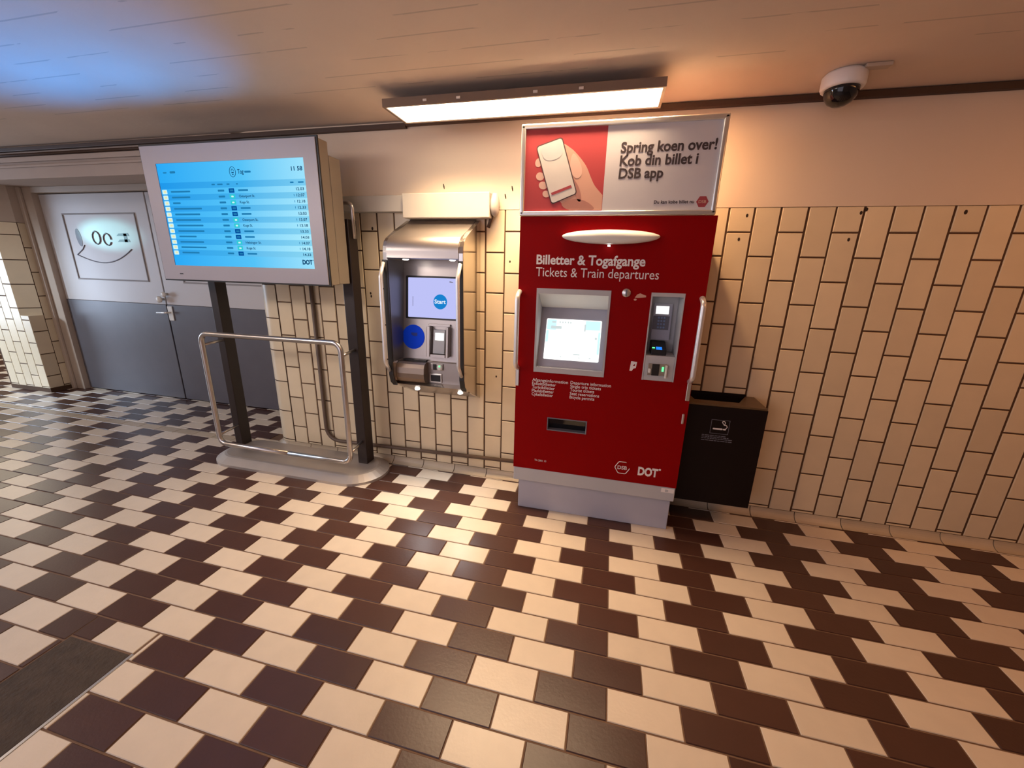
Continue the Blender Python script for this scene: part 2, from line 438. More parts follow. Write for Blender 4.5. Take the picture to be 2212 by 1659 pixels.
# plaster with a quarter-round end
NA = 10; R = 0.12
def corner_prof(off, y_front, r):
    return [(WX - r*math.sin(PI/2*k/NA), R - r*math.cos(PI/2*k/NA)) for k in range(NA+1)]
prism(bm, [(3.6, -0.001)] + corner_prof(0, 0, R+0.001) + [(WX-R-0.001, 0.9), (3.6, 0.9)], 'z', ZT + 0.001, CEIL, mi=2)
prism(bm, [(WX, 0.004)] + corner_prof(0, 0, R-0.004) + [(WX-R+0.004, 0.9), (WX, 0.9)], 'z', -0.05, ZT, mi=1)
def wtile(bm, x0, x1, z0, z1, mi=0, ch=0.003, dep=0.0042):
    t = [bm.verts.new(p) for p in ((x0+ch, 0, z0+ch), (x1-ch, 0, z0+ch), (x1-ch, 0, z1-ch), (x0+ch, 0, z1-ch))]
    b = [bm.verts.new(p) for p in ((x0, dep, z0), (x1, dep, z0), (x1, dep, z1), (x0, dep, z1))]
    fs = [bm.faces.new(t)] + [bm.faces.new((b[i], b[(i+1) % 4], t[(i+1) % 4], t[i])) for i in range(4)]
    for f in fs: f.material_index = mi
GV, GH = 0.0042, 0.0036
def rows(k):
    rs = [0] + [r for r in range(1, 15) if (r % 2) == (1 if k % 2 == 0 else 0)]
    zs = [ZT - HH*r for r in rs]
    if zs[-1] - CO > 0.01: zs.append(CO)
    return zs
for k in range(-24, 30):
    x0, x1 = k*PW + GV, (k+1)*PW - GV
    jit = random.uniform(-0.0012, 0.0012)
    zs = rows(k)
    for i, (za, zb) in enumerate(zip(zs, zs[1:])):
        top = za - (0 if i == 0 else GH); bot = zb + (GH if zb > CO else 0.001)
        if top - bot > 0.008: wtile(bm, x0 + jit, x1 + jit, bot, top)
# bullnose column at the rounded end, then the return tiles
zs = rows(-25)
for i, (za, zb) in enumerate(zip(zs, zs[1:])):
    top = za - (0 if i == 0 else GH); bot = zb + (GH if zb > CO else 0.001)
    if top - bot < 0.008: continue
    prof = [(-24*PW - GV, 0.0)] + corner_prof(0, 0, R)
    a = [bm.verts.new((q[0], q[1], bot)) for q in prof]; b = [bm.verts.new((q[0], q[1], top)) for q in prof]
    for j in range(len(prof)-1):
        f = bm.faces.new((a[j+1], a[j], b[j], b[j+1])); f.smooth = True
for c in range(4):
    y0 = R + 0.004 + c*PW
    for i, (za, zb) in enumerate(zip(rows(c), rows(c)[1:])):
        box(bm, WX-R, WX-R+0.006, y0, y0 + PW - 0.008, zb + GH, za - GH, mi=0)
# old fixing holes and chips in the tiles
for hx, hz, hr in ((0.085, 1.69, .006), (0.065, 1.575, .006), (0.585, 1.70, .006), (0.56, 1.577, .006), (0.605, 1.715, .006), (-1.045, 1.615, .006), (-1.07, 1.30, .005),
                   (-2.12, 1.22, .006), (-2.117, 1.20, .006), (-1.165, 1.44, .005), (-2.075, 1.625, .007), (1.0, 1.70, .007), (-1.05, 1.07, .006), (-1.24, 0.72, .005)):
    prism(bm, ell(hx, hz, hr, hr*1.5, 10), 'y', -0.0006, 0.003, mi=3)
for (hx, hz) in ((-1.16, 1.84), (-1.58, 1.86), (-1.20, 1.80)):
    prism(bm, ell(hx, hz, .004, .016, 8, 0.2), 'y', -0.0016, 0.0, mi=3)
struct('wall_back', bm, [m_tile, m_grout, m_plaster, m_hole])

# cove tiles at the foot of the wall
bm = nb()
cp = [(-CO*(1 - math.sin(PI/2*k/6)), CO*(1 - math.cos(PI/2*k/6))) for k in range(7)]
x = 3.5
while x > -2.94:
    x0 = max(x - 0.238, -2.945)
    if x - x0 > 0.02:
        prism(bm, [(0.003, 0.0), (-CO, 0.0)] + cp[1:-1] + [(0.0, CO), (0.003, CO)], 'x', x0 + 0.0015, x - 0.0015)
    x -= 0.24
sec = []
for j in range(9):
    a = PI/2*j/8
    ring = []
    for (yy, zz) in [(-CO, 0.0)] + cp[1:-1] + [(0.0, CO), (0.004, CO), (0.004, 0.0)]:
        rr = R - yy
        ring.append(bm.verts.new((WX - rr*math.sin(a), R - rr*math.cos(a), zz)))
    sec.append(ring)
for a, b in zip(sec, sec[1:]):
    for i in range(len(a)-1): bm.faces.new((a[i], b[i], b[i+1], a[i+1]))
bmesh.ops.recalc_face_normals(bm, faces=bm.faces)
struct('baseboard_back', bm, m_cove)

# ceiling and the unseen sides of the passage
bm = nb(); box(bm, -10.6, 3.6, -4.6, 2.1, CEIL, CEIL + 0.12); struct('ceiling', bm, m_ceil)
bm = nb(); box(bm, -10.6, 3.6, -4.7, -4.5, 0.0, CEIL); struct('wall_front', bm, m_plaster)
bm = nb(); box(bm, 3.5, 3.7, -4.5, 0.0, 0.0, CEIL); struct('wall_right', bm, m_plaster)
bm = nb(); box(bm, -10.7, -10.5, -4.5, 2.1, 0.0, CEIL); struct('wall_left', bm, m_plaster)

# beam over the door recess, its ledges, the cable tray in the ceiling angle
BX1 = WX - R - 0.002
bm = nb(); box(bm, -10.5, BX1, 0.0, 0.09, 1.985, CEIL, 0.004); box(bm, -10.5, BX1, 0.09, 2.1, 2.06, CEIL); struct('trim_1', bm, m_beam)
bm = nb(); box(bm, -1.80, 3.5, -0.030, -0.002, CEIL - 0.030, CEIL - 0.002, 0.003)
box(bm, -10.4, -1.80, -0.028, -0.002, CEIL - 0.040, CEIL - 0.014, 0.003); struct('trim_2', bm, m_gap)
bm = nb()
tube(bm, [(-10.4, -0.016, 2.146), (-6, -0.016, 2.146), (-2.5, -0.016, 2.146)], 0.010, 8)
struct('trim_3', bm, m_gap)
bm = nb()
box(bm, -10.4, BX1, -0.022, -0.001, 2.098, 2.132, 0.004); box(bm, -10.4, BX1, -0.016, -0.001, 2.062, 2.078, 0.003)
struct('trim_4', bm, m_beam)

# pillar left of the recess: tiled, upper corner cut back to imitate a shadow edge
PX, PY = -6.33, 0.39
bm = nb()
STEP = 0.82; CH = 0.115
prism(bm, [(-6.95, PY + 0.004), (PX - 0.004, PY + 0.004), (PX - 0.004, 2.0), (-6.95, 2.0)], 'z', 0.0, STEP, mi=1)
prism(bm, [(-6.95, PY + 0.004), (PX - CH - 0.004, PY + 0.004), (PX - 0.004, PY + CH), (PX - 0.004, 2.0), (-6.95, 2.0)], 'z', STEP, 2.06, mi=1)
prism(bm, [(PX - CH - 0.004, PY + 0.002), (PX - 0.002, PY + 0.002), (PX - 0.002, PY + CH + 0.004)], 'z', STEP - 0.004, STEP + 0.0005, mi=0)
for c in range(3):
    for za, zb in zip(rows(c), rows(c)[1:]):
        y0 = PY + c*PW + 0.004
        if c > 0: box(bm, PX - 0.006, PX, y0, y0 + PW - 0.006, zb + 0.005, za - 0.004, 0.002, 1); continue
        if zb < STEP - 0.02: box(bm, PX - 0.006, PX, y0, y0 + PW - 0.006, zb + 0.005, min(za - 0.004, STEP), 0.002, 1)
        if za > STEP + 0.02: prism(bm, [(PX - CH, PY), (PX, PY + CH), (PX - 0.005, PY + CH + 0.004), (PX - CH - 0.005, PY + 0.005)], 'z', max(zb + 0.005, STEP), za - 0.004)
for c in range(5):
    for za, zb in zip(rows(c+1), rows(c+1)[1:]):
        x1 = PX - c*PW
        if c == 0 and zb > STEP - 0.02: continue
        if c == 0 and za > STEP: za = STEP + 0.004
        box(bm, x1 - PW + 0.006, x1, PY, PY + 0.006, zb + 0.005, za - 0.004, 0.002, 1)
prism(bm, [(-6.95, PY - 0.002), (PX - CH, PY - 0.002), (PX + 0.002, PY + CH), (PX + 0.002, 0.70), (-6.95, 0.70)], 'z', ZT, 2.06, mi=2)
struct('wall_pillar', bm, [m_tile, m_grout, m_frame])

# ------------------------------------------------------------------ double door in the recess
DY = 0.64; DL, DM, DR = -6.17, -4.80, -3.43; DT = 2.0
door = bpy.data.objects.new('door_1', None); C.objects.link(door); door.location = (DM, DY, 0); ORG['door_1'] = (DM, DY, 0)
door['kind'] = 'structure'; door['label'] = 'white double door with dark grey kick plates in the tiled recess'
bm = nb(); box(bm, PX + 0.001, DL, DY - 0.05, DY + 0.06, 0, 2.06, 0.004); box(bm, DR, BX1 - 0.001, DY - 0.05, DY + 0.06, 0, 2.06, 0.004)
box(bm, DL, DR, DY - 0.05, DY + 0.06, DT + 0.008, 2.06, 0.004)
box(bm, PX + 0.001, PX + 0.05, DY - 0.075, DY - 0.05, 0, 2.06, 0.006)
obj('door_frame', bm, m_frame, door)
for x0, x1 in ((DL + 0.004, DM - 0.008), (DM + 0.008, DR - 0.004)):
    bm = nb(); box(bm, x0, x1, DY, DY + 0.045, 0.985, DT, 0.003)
    leaf = obj('door_leaf', bm, m_doorw, door)
    bm = nb(); box(bm, x0, x1, DY - 0.004, DY + 0.045, 0.012, 0.983, 0.003)
    obj('kick_plate', bm, m_doorg, leaf, 'dark grey kick plate')
    a, b, c, d = x0 + 0.26, x1 - 0.15, 1.195, 1.825
    bm = nb(); g = 0.013
    for q in ((a, b, c, c+g), (a, b, d-g, d), (a, a+g, c+g, d-g), (b-g, b, c+g, d-g)): box(bm, q[0], q[1], DY - 0.007, DY + 0.001, q[2], q[3], 0.003)
    obj('moulding', bm, m_groove, leaf)
bm = nb(); box(bm, DM - 0.008, DM + 0.008, DY + 0.02, DY + 0.045, 0.012, DT); obj('door_gap', bm, m_black, door)
bm = nb(); box(bm, DM + 0.01, DM + 0.07, DY - 0.012, DY - 0.004, 0.83, 0.97, 0.004)
hp = obj('handle_plate', bm, m_white, door)
bm = nb(); tube(bm, [(DM + 0.04, DY - 0.01, 0.91), (DM + 0.04, DY - 0.05, 0.91), (DM - 0.08, DY - 0.05, 0.905)], 0.009, 8, bend=0.015); obj('handle', bm, m_chrome, hp)
bm = nb()
lathe(bm, [(0.012, 0.0), (0.012, -0.02), (0.030, -0.03), (0.032, -0.045), (0.018, -0.055)], (DM - 0.03, DY, 1.035), 'y', 16)
lathe(bm, [(0.012, 0.0), (0.012, -0.02), (0.026, -0.028), (0.024, -0.04), (0.014, -0.046)], (DM + 0.03, DY, 1.085), 'y', 16)
obj('door_knob', bm, m_white, hp)
# scribble on the left leaf
bm = nb(); yk = DY - 0.0012
pts = [(-5.833 + 0.74*t, yk, 1.437 - 0.10*math.sin(PI*t*0.85) + 0.105*t**2) for t in [k/16 for k in range(17)]]
tube(bm, pts, 0.005, 6); tube(bm, [(-5.833, yk, 1.437), (-5.74, yk, 1.49), (-5.70, yk, 1.53)], 0.005, 6)
flat(bm, ell(-5.755, 1.60, 0.035, 0.085, 16, 0.1), yk)
for z in (1.63, 1.575): flat(bm, [(-5.25, z-0.012), (-5.09, z-0.012), (-5.10, z+0.014), (-5.22, z+0.010)], yk)
flat(bm, [(-5.16, 1.56), (-5.12, 1.56), (-5.12, 1.64), (-5.16, 1.64)], yk)
tube(bm, [(-5.52 + 0.05*math.cos(a), yk, 1.60 + 0.06*math.sin(a)) for a in [PI*k/6 for k in range(13)]], 0.006, 6)
tube(bm, [(-5.38 + 0.05*math.cos(a), yk, 1.585 + 0.055*math.sin(a)) for a in [PI*k/6 for k in range(12)]], 0.006, 6)
obj('scribble', bm, m_key, door)

# ------------------------------------------------------------------ ticket machine
MX0, MX1, YF = -1.030, -0.124, -0.345
tm = thing('ticket_machine', 'tall red ticket and train departure machine on a grey plinth against the tiled wall', 'ticket machine', ((MX0+MX1)/2, -0.18, 0))
SC = (-0.932, -0.558, 0.862, 1.305); CD = (-0.368, -0.214, 0.866, 1.303); SL = (-0.843, -0.624, 0.530, 0.606)
bm = nb(); holed(bm, MX0, MX1, 0.276, 1.648, [SC, CD, SL], YF, YF + 0.02); fp = obj('front_panel', bm, m_red, tm)
bm = nb()
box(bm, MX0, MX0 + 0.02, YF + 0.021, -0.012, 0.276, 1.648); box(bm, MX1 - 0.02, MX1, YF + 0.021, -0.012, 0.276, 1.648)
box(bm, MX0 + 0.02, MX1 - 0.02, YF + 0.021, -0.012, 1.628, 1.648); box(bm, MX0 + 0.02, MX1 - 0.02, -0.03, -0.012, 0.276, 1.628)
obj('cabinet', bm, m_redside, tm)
bm = nb(); box(bm, MX0 + 0.002, MX1 - 0.002, YF + 0.002, -0.014, 0.192, 0.275, 0.004); obj('skirt', bm, m_skirt, tm)
bm = nb(); box(bm, -1.0, -0.138, -0.322, -0.05, 0.0, 0.191, 0.004); obj('plinth', bm, m_plinth, tm)
# oval lamp hood
bm = nb()
cx, cz = -0.588, 1.552
rings = []
for (ry, k) in ((0.0, 1.0), (0.012, 1.0), (0.030, 0.97), (0.045, 0.86), (0.056, 0.62), (0.061, 0.30)):
    rings.append([bm.verts.new((cx + 0.228*k*math.cos(a), YF - ry, cz + 0.006 + (0.030 if math.sin(a) > 0 else 0.036)*k*math.sin(a) - ry*0.12)) for a in [2*PI*i/48 for i in range(48)]])
for a, b in zip(rings, rings[1:]):
    for i in range(48): bm.faces.new((a[i], a[(i+1) % 48], b[(i+1) % 48], b[i]))
bm.faces.new(rings[-1]); bm.faces.new(rings[0][::-1]); bmesh.ops.recalc_face_normals(bm, faces=bm.faces)
oh = obj('lamp_hood', bm, m_white, tm, 'oval white lamp hood', smooth=True)
bm = nb(); lathe(bm, [(0.006, 0.0), (0.006, -0.006)], (cx, YF - 0.030, cz - 0.036), 'z', 10); obj('led', bm, e_led, oh)
# lettering
L = []
def letter(parent, name, lines, mat, label=None):
    bm = nb()
    for t in lines: text_bm(bm, **t)
    return obj(name, bm, mat, parent, label)
yl = YF - 0.0006
letter(fp, 'lettering', [dict(s='Billetter & Togafgange', x=-0.940, y=yl, z=1.424, size=0.064, width=0.528, bold=0.0016),
                         dict(s='Tickets & Train departures', x=-0.940, y=yl, z=1.364, size=0.064, width=0.596)], m_textw)
left = ['Afgangsinformation', 'Enkeltbilletter', 'Turistbilletter', 'Pladsbilletter', 'Cykelbilletter']
right = ['Departure information', 'Single trip tickets', 'Tourist tickets', 'Seat reservations', 'Bicycle permits']
wl = [0.196, 0.132, 0.126, 0.122, 0.118]; wr = [0.212, 0.162, 0.128, 0.156, 0.132]
bm = nb()
for i in range(5):
    text_bm(bm, left[i], -0.937, yl, 0.808 - 0.0205*i, 0.024, wl[i], bold=0.0002)
    text_bm(bm, right[i], -0.728, yl, 0.810 - 0.0205*i, 0.024, wr[i], bold=0.0002)
obj('lettering', bm, m_textw, fp)
letter(fp, 'lettering', [dict(s='TA 2001 10', x=-0.905, y=yl, z=0.330, size=0.016, width=0.068)], m_textw)
# round sign mark and word mark low on the panel
bm = nb(); c0 = (-0.414, 0.358)
hexa = [(c0[0] + 0.040*math.cos(a), c0[1] + 0.040*math.sin(a)) for a in [PI/3*k for k in range(6)]]
hp3 = fillet([(q[0], yl, q[1]) for q in hexa + [hexa[0], hexa[1]]], 0.012, 4)[3:-3]
tube(bm, [Vector(q) for q in hp3], 0.0022, 6)
text_bm(bm, 'DSB', c0[0], yl, c0[1] - 0.0105, 0.030, 0.050, 'CENTER', 0.0005)
obj('emblem', bm, m_textw, fp)
bm = nb(); text_bm(bm, 'DOT', -0.330, yl, 0.329, 0.066, 0.104, bold=0.0030)
flat(bm, ell(-0.219, 0.374, 0.006, 0.006, 10), yl, 0.001)
obj('emblem', bm, m_textw, fp)
# screen recess
x0, x1, z0, z1 = SC
bm = nb(); g = 0.0
box(bm, x0, x0 + 0.010, YF - 0.004, -0.12, z0, z1); box(bm, x1 - 0.010, x1, YF - 0.004, -0.12, z0, z1)
box(bm, x0 + 0.010, x1 - 0.010, YF - 0.004, -0.12, z1 - 0.026, z1); box(bm, x0 + 0.010, x1 - 0.010, YF - 0.004, YF + 0.03, z0, z0 + 0.028)
sr = obj('screen_surround', bm, m_skirt, tm)
bm = nb(); prism(bm, [(YF + 0.004, z1 - 0.0265), (-0.215, z1 - 0.105), (-0.205, z1 - 0.105), (YF + 0.012, z1 - 0.0265)], 'x', x0 + 0.0105, x1 - 0.0105)
obj('awning', bm, m_white, sr, 'pale sloping awning above the screen')
ys0, ys1 = YF + 0.031, -0.205           # screen panel leans back
def onp(z): return ys0 + (ys1 - ys0)*(z - (z0 + 0.028))/((z1 - 0.106) - (z0 + 0.028))
bm = nb(); prism(bm, [(ys0, z0 + 0.002), (ys0, z0 + 0.028), (ys1, z1 - 0.106), (ys1 + 0.03, z1 - 0.106), (ys0 + 0.05, z0 + 0.002)], 'x', x0 + 0.0105, x1 - 0.0105)
pn = obj('screen_panel', bm, m_plinth, sr)
za, zb = 0.928, 1.140; xa, xb = -0.889, -0.592
def lean(bm, x0, x1, z0, z1, off, mi=0, r=0.006):
    pts = rrect(x0, x1, z0, z1, r, 3)
    a = [bm.verts.new((q[0], onp(q[1]) - off, q[1])) for q in pts]; b = [bm.verts.new((q[0], onp(q[1]) - off + 0.0008, q[1])) for q in pts]
    f = bm.faces.new(a); f.material_index = mi
    n = len(pts)
    for i in range(n):
        h = bm.faces.new((a[i], b[i], b[(i+1) % n], a[(i+1) % n])); h.material_index = mi
    bmesh.ops.recalc_face_normals(bm, faces=bm.faces)
bm = nb(); lean(bm, xa, xb, za, zb, 0.002)
ts = obj('touchscreen', bm, e_white, tm, 'bright white touchscreen')
for g_ in ((0.004, 0.055, zb - 0.058, zb - 0.004), (xb - xa - 0.085, xb - xa - 0.006, zb - 0.05, zb - 0.004), (0.002, 0.016, za + 0.09, zb - 0.06), (xb - xa - 0.014, xb - xa - 0.002, za + 0.04, zb - 0.06)):
    bm = nb(); lean(bm, xa + g_[0], xa + g_[1], g_[2], g_[3], 0.0032, 0, 0.003); obj('screen_graphic', bm, e_pale, ts)
def mark(x0, x1, z0, z1, r=0.001):
    bm = nb(); lean(bm, x0, x1, z0, z1, 0.0042, 0, r); obj('screen_lettering', bm, e_gray, ts)
for i, q in enumerate((0.03, 0.07, 0.085, 0.10, 0.115, 0.128)): mark(xa + q, xa + q + (0.022 if i == 0 else 0.008), zb - 0.021, zb - 0.012)
mark(xa + 0.026, xa + 0.085, zb - 0.052, zb - 0.036, 0.003); mark(xb - 0.090, xb - 0.082, zb - 0.058, zb - 0.022, 0.002)
for q, w in ((0.09, 0.007), (0.19, 0.006), (0.245, 0.009)): mark(xa + q, xa + q + w, za + 0.014, za + 0.020)
mark(xa + 0.16, xa + 0.195, za + 0.030, za + 0.036); mark(xb - 0.03, xb - 0.018, za + 0.115, za + 0.125)
# payment niche
x0, x1, z0, z1 = CD
bm = nb()
box(bm, x0, x0 + 0.006, YF - 0.004, -0.20, z0, z1); box(bm, x1 - 0.006, x1, YF - 0.004, -0.20, z0, z1)
box(bm, x0 + 0.006, x1 - 0.006, YF - 0.004, -0.20, z1 - 0.018, z1); box(bm, x0 + 0.006, x1 - 0.006, -0.21, -0.20, 0.995, z1 - 0.018)
box(bm, x0 + 0.006, x1 - 0.006, YF - 0.002, -0.20, z0, 0.994, 0.002)
cn = obj('payment_niche', bm, m_skirt, tm)
bm = nb(); prism(bm, [(-0.235, 1.06), (-0.222, 1.245), (-0.2105, 1.245), (-0.2105, 1.06)], 'x', -0.338, -0.244, bev=0.004); ct = obj('card_terminal', bm, m_plinth, cn)
bm = nb(); prism(bm, [(-0.2262, 1.192), (-0.2235, 1.232), (-0.2215, 1.232), (-0.2242, 1.192)], 'x', -0.325, -0.262); obj('terminal_screen', bm, e_white, ct)
bm = nb(); prism(bm, [(-0.2318, 1.112), (-0.2270, 1.182), (-0.2250, 1.182), (-0.2298, 1.112)], 'x', -0.335, -0.255)
kp = obj('keypad', bm, m_key, ct)
bm = nb()
for i in range(3):
    for j in range(4):
        zz = 1.119 + 0.0165*j; yy = -0.2323 + 0.0048*(zz - 1.112)/0.07
        box(bm, -0.3125 + 0.014*i, -0.3025 + 0.014*i, yy - 0.003, yy, zz, zz + 0.010, 0.0015, 1)
obj('key', bm, M('key_blue', (0.22, 0.30, 0.50), 0.5), kp)
bm = nb(); prism(bm, [(-0.325, 0.996), (-0.325, 1.022), (-0.240, 1.052), (-0.2105, 1.052), (-0.2105, 0.996)], 'x', -0.335, -0.262, bev=0.003)
cr = obj('contactless_reader', bm, m_black, cn)
bm = nb(); prism(bm, [(-0.3255, 1.0245), (-0.300, 1.0335), (-0.300, 1.032), (-0.3255, 1.023)], 'x', -0.312, -0.284); obj('reader_display', bm, e_bluel, cr)
bm = nb(); prism(bm, [(-0.316, 1.0285), (-0.306, 1.032), (-0.306, 1.0305), (-0.316, 1.027)], 'x', -0.331, -0.318); obj('led', bm, e_green, cr)
bm = nb(); lathe(bm, [(0.006, 0), (0.006, -0.003)], (-0.290, -0.27, z1 - 0.0182), 'z', 10); obj('led', bm, e_led, cn)
bm = nb(); box(bm, -0.345, -0.252, YF - 0.010, YF - 0.0025, 0.895, 0.955, 0.003); cs = obj('card_slot', bm, m_case, cn)
bm = nb(); box(bm, -0.325, -0.290, YF - 0.0125, YF - 0.0102, 0.895, 0.955, 0.001); obj('slot_opening', bm, m_black, cs)
bm = nb(); box(bm, -0.342, -0.330, YF - 0.018, YF - 0.0102, 0.908, 0.930, 0.002); obj('card_guide', bm, m_white, cs)
bm = nb(); box(bm, -0.262, -0.252, YF - 0.018, YF - 0.0102, 0.885, 0.952, 0.002); obj('card_guide', bm, m_white, cs)
bm = nb(); box(bm, -0.278, -0.268, YF - 0.0135, YF - 0.0102, 0.918, 0.942, 0.001); obj('led', bm, e_green, cs)
# lock, pictogram, coin sticker
bm = nb(); lathe(bm, [(0.021, 0.0), (0.021, -0.008), (0.018, -0.011)], (-0.486, YF, 1.297), 'y', 24); lk = obj('lock', bm, m_alu, fp)
bm = nb(); box(bm, -0.490, -0.482, YF - 0.0125, YF - 0.0112, 1.280, 1.314); obj('lock_slit', bm, m_key, lk)
bm = nb()
flat(bm, [(-0.444, 1.276), (-0.434, 1.291), (-0.420, 1.297), (-0.405, 1.291), (-0.392, 1.287), (-0.392, 1.279), (-0.41, 1.277), (-0.432, 1.275)], yl)
flat(bm, ell(-0.441, 1.266, 0.007, 0.005, 10), yl)
obj('coin_pictogram', bm, m_skin, fp)
bm = nb(); flat(bm, [(-0.432, 0.908), (-0.420, 0.908), (-0.414, 0.920), (-0.402, 0.924), (-0.399, 0.956), (-0.428, 0.958)], yl)
flat(bm, [(-0.418, 0.935), (-0.408, 0.935), (-0.408, 0.947)], yl - 0.0006, mi=1)
obj('sticker', bm, [m_textw, m_red], fp, 'small white sticker')
# ticket tray
x0, x1, z0, z1 = SL
bm = nb(); box(bm, x0, x1, -0.27, -0.26, z0, z1); box(bm, x0, x0+0.004, YF - 0.003, -0.27, z0, z1); box(bm, x1-0.006, x1, YF - 0.004, -0.27, z0, z1)
box(bm, x0+0.004, x1-0.006, YF - 0.003, -0.27, z1-0.005, z1); box(bm, x0+0.004, x1-0.006, YF - 0.003, -0.27, z0, z0+0.005)
tr = obj('ticket_tray', bm, m_key, tm)
bm = nb(); prism(bm, [(YF + 0.012, z1 - 0.006), (YF + 0.03, z0 + 0.006), (YF + 0.034, z0 + 0.006), (YF + 0.016, z1 - 0.006)], 'x', x0 + 0.006, x1 - 0.008); obj('flap', bm, m_glass, tr)
# handles, latch, sticker on the skirt
for hx in (MX0 + 0.008, MX1 - 0.014):
    bm = nb(); tube(bm, [(hx, YF - 0.001, 1.285), (hx, YF - 0.052, 1.262), (hx, YF - 0.052, 0.900), (hx, YF - 0.001, 0.875)], 0.0125, 12, bend=0.03)
    hd = obj('handle', bm, m_chrome, tm, 'chrome grab handle')
    bm = nb(); box(bm, hx - 0.009, hx + 0.011, YF - 0.008, YF - 0.001, 0.775, 0.868, 0.003); obj('handle_bracket', bm, m_alu, hd)
bm = nb(); box(bm, -0.150, -0.138, YF - 0.010, YF - 0.001, 0.650, 0.705, 0.004); obj('latch', bm, m_alu, fp)
bm = nb(); box(bm, -0.198, -0.132, YF + 0.0005, YF + 0.0016, 0.243, 0.268); st = obj('sticker', bm, m_textw, tm, 'torn white sticker on the grey skirt')
bm = nb(); box(bm, -0.178, -0.162, YF - 0.0002, YF + 0.0003, 0.247, 0.262); obj('sticker_mark', bm, m_skirt, st)

# ------------------------------------------------------------------ advertising sign on top of the machine
sg = thing('advertising_sign', 'wide framed poster of a hand with a phone standing on top of the red machine', 'sign', (-0.588, -0.32, 1.65))
SX0, SX1, SZ0, SZ1 = -1.036, -0.136, 1.650, 2.050
bm = nb(); box(bm, SX0 + 0.012, SX1 - 0.012, -0.334, -0.315, SZ0 + 0.012, SZ1 - 0.012); obj('back_board', bm, m_pgrey, sg)
bm = nb(); fw = 0.022
prof = lambda a, b: None
for (a, b, c, d) in ((SX0, SX1, SZ0, SZ0 + fw), (SX0, SX1, SZ1 - fw, SZ1)): box(bm, a, b, -0.349, -0.312, c, d, 0.006, 3)
for (a, b) in ((SX0, SX0 + fw), (SX1 - fw, SX1)): box(bm, a, b, -0.349, -0.312, SZ0 + 0.004, SZ1 - 0.004, 0.006, 3)
obj('frame', bm, m_alu, sg, 'silver frame')
yp = -0.3352
bm = nb(); flat(bm, [(SX0 + 0.02, SZ0 + 0.02), (-0.637, SZ0 + 0.02), (-0.637, SZ1 - 0.02), (SX0 + 0.02, SZ1 - 0.02)], yp)
flat(bm, [(-0.637, SZ0 + 0.02), (SX1 - 0.02, SZ0 + 0.02), (SX1 - 0.02, SZ1 - 0.02), (-0.637, SZ1 - 0.02)], yp, mi=1)
po = obj('poster', bm, [m_pred, m_pgrey], sg, 'poster half red and half pale grey')
yq = yp - 0.0007
def smooth_poly(pts, n=4):
    out = []; N = len(pts)
    for i in range(N):
        p0, p1, p2, p3 = pts[i-1], pts[i], pts[(i+1) % N], pts[(i+2) % N]
        for k in range(n):
            t = k/n
            out.append(tuple(0.5*((2*p1[j]) + (-p0[j]+p2[j])*t + (2*p0[j]-5*p1[j]+4*p2[j]-p3[j])*t*t + (-p0[j]+3*p1[j]-3*p2[j]+p3[j])*t**3) for j in (0, 1)))
    return out
bm = nb()
flat(bm, smooth_poly([(-0.826, 1.949), (-0.800, 1.944), (-0.766, 1.915), (-0.725, 1.868), (-0.700, 1.820), (-0.680, 1.785), (-0.655, 1.757), (-0.640, 1.742)]) [:29] + [(-0.639, 1.735), (-0.639, 1.676), (-0.790, 1.676), (-0.812, 1.690), (-0.835, 1.712), (-0.86, 1.75), (-0.85, 1.90)], yq)
for (fx, fz, rx, rz) in ((-0.951, 1.888, 0.016, 0.020), (-0.941, 1.828, 0.020, 0.018), (-0.925, 1.788, 0.021, 0.017), (-0.908, 1.750, 0.018, 0.015)):
    flat(bm, ell(fx, fz, rx, rz, 20, -0.3), yq, mi=1)
flat(bm, smooth_poly([(-0.790, 1.920), (-0.768, 1.905), (-0.748, 1.870), (-0.742, 1.835), (-0.760, 1.815), (-0.785, 1.830), (-0.800, 1.870)]), yq - 0.0007, mi=1)
flat(bm, smooth_poly([(-0.83, 1.705), (-0.78, 1.725), (-0.73, 1.72), (-0.69, 1.70), (-0.68, 1.677), (-0.79, 1.677)]), yq - 0.0007, mi=2)
flat(bm, smooth_poly([(-0.786, 1.815), (-0.760, 1.79), (-0.742, 1.75), (-0.738, 1.72), (-0.750, 1.715), (-0.765, 1.74)]), yq - 0.0007, mi=2)
obj('printed_hand', bm, [m_skin, m_skin2, m_skin3], po)
def rpoly(pts, r):
    q = fillet([(p[0], 0, p[1]) for p in pts + pts[:2]], r, 5)
    q = q[1:-1]; n = 6*len(pts)
    return [(v.x, v.z) for v in q][-n:] if len(q) > n else [(v.x, v.z) for v in q]
bm = nb()
ph = [(-0.966, 1.957), (-0.843, 1.993), (-0.757, 1.749), (-0.880, 1.701)]
ph2 = [(-0.961, 1.953), (-0.846, 1.987), (-0.763, 1.751), (-0.877, 1.707)]
flat(bm, rpoly(ph, 0.014), yq - 0.0014, mi=0); flat(bm, rpoly(ph2, 0.012), yq - 0.0021, mi=1)
flat(bm, smooth_poly([(-0.940, 1.945), (-0.900, 1.960), (-0.855, 1.972), (-0.838, 1.930), (-0.855, 1.905), (-0.895, 1.895), (-0.925, 1.905)]), yq - 0.0028, mi=2)
flat(bm, [(-0.884, 1.754), (-0.790, 1.787), (-0.785, 1.776), (-0.879, 1.743)], yq - 0.0028, mi=3)
obj('printed_phone', bm, [m_pphoned, m_pphone, m_pphonec, m_pbar], po)
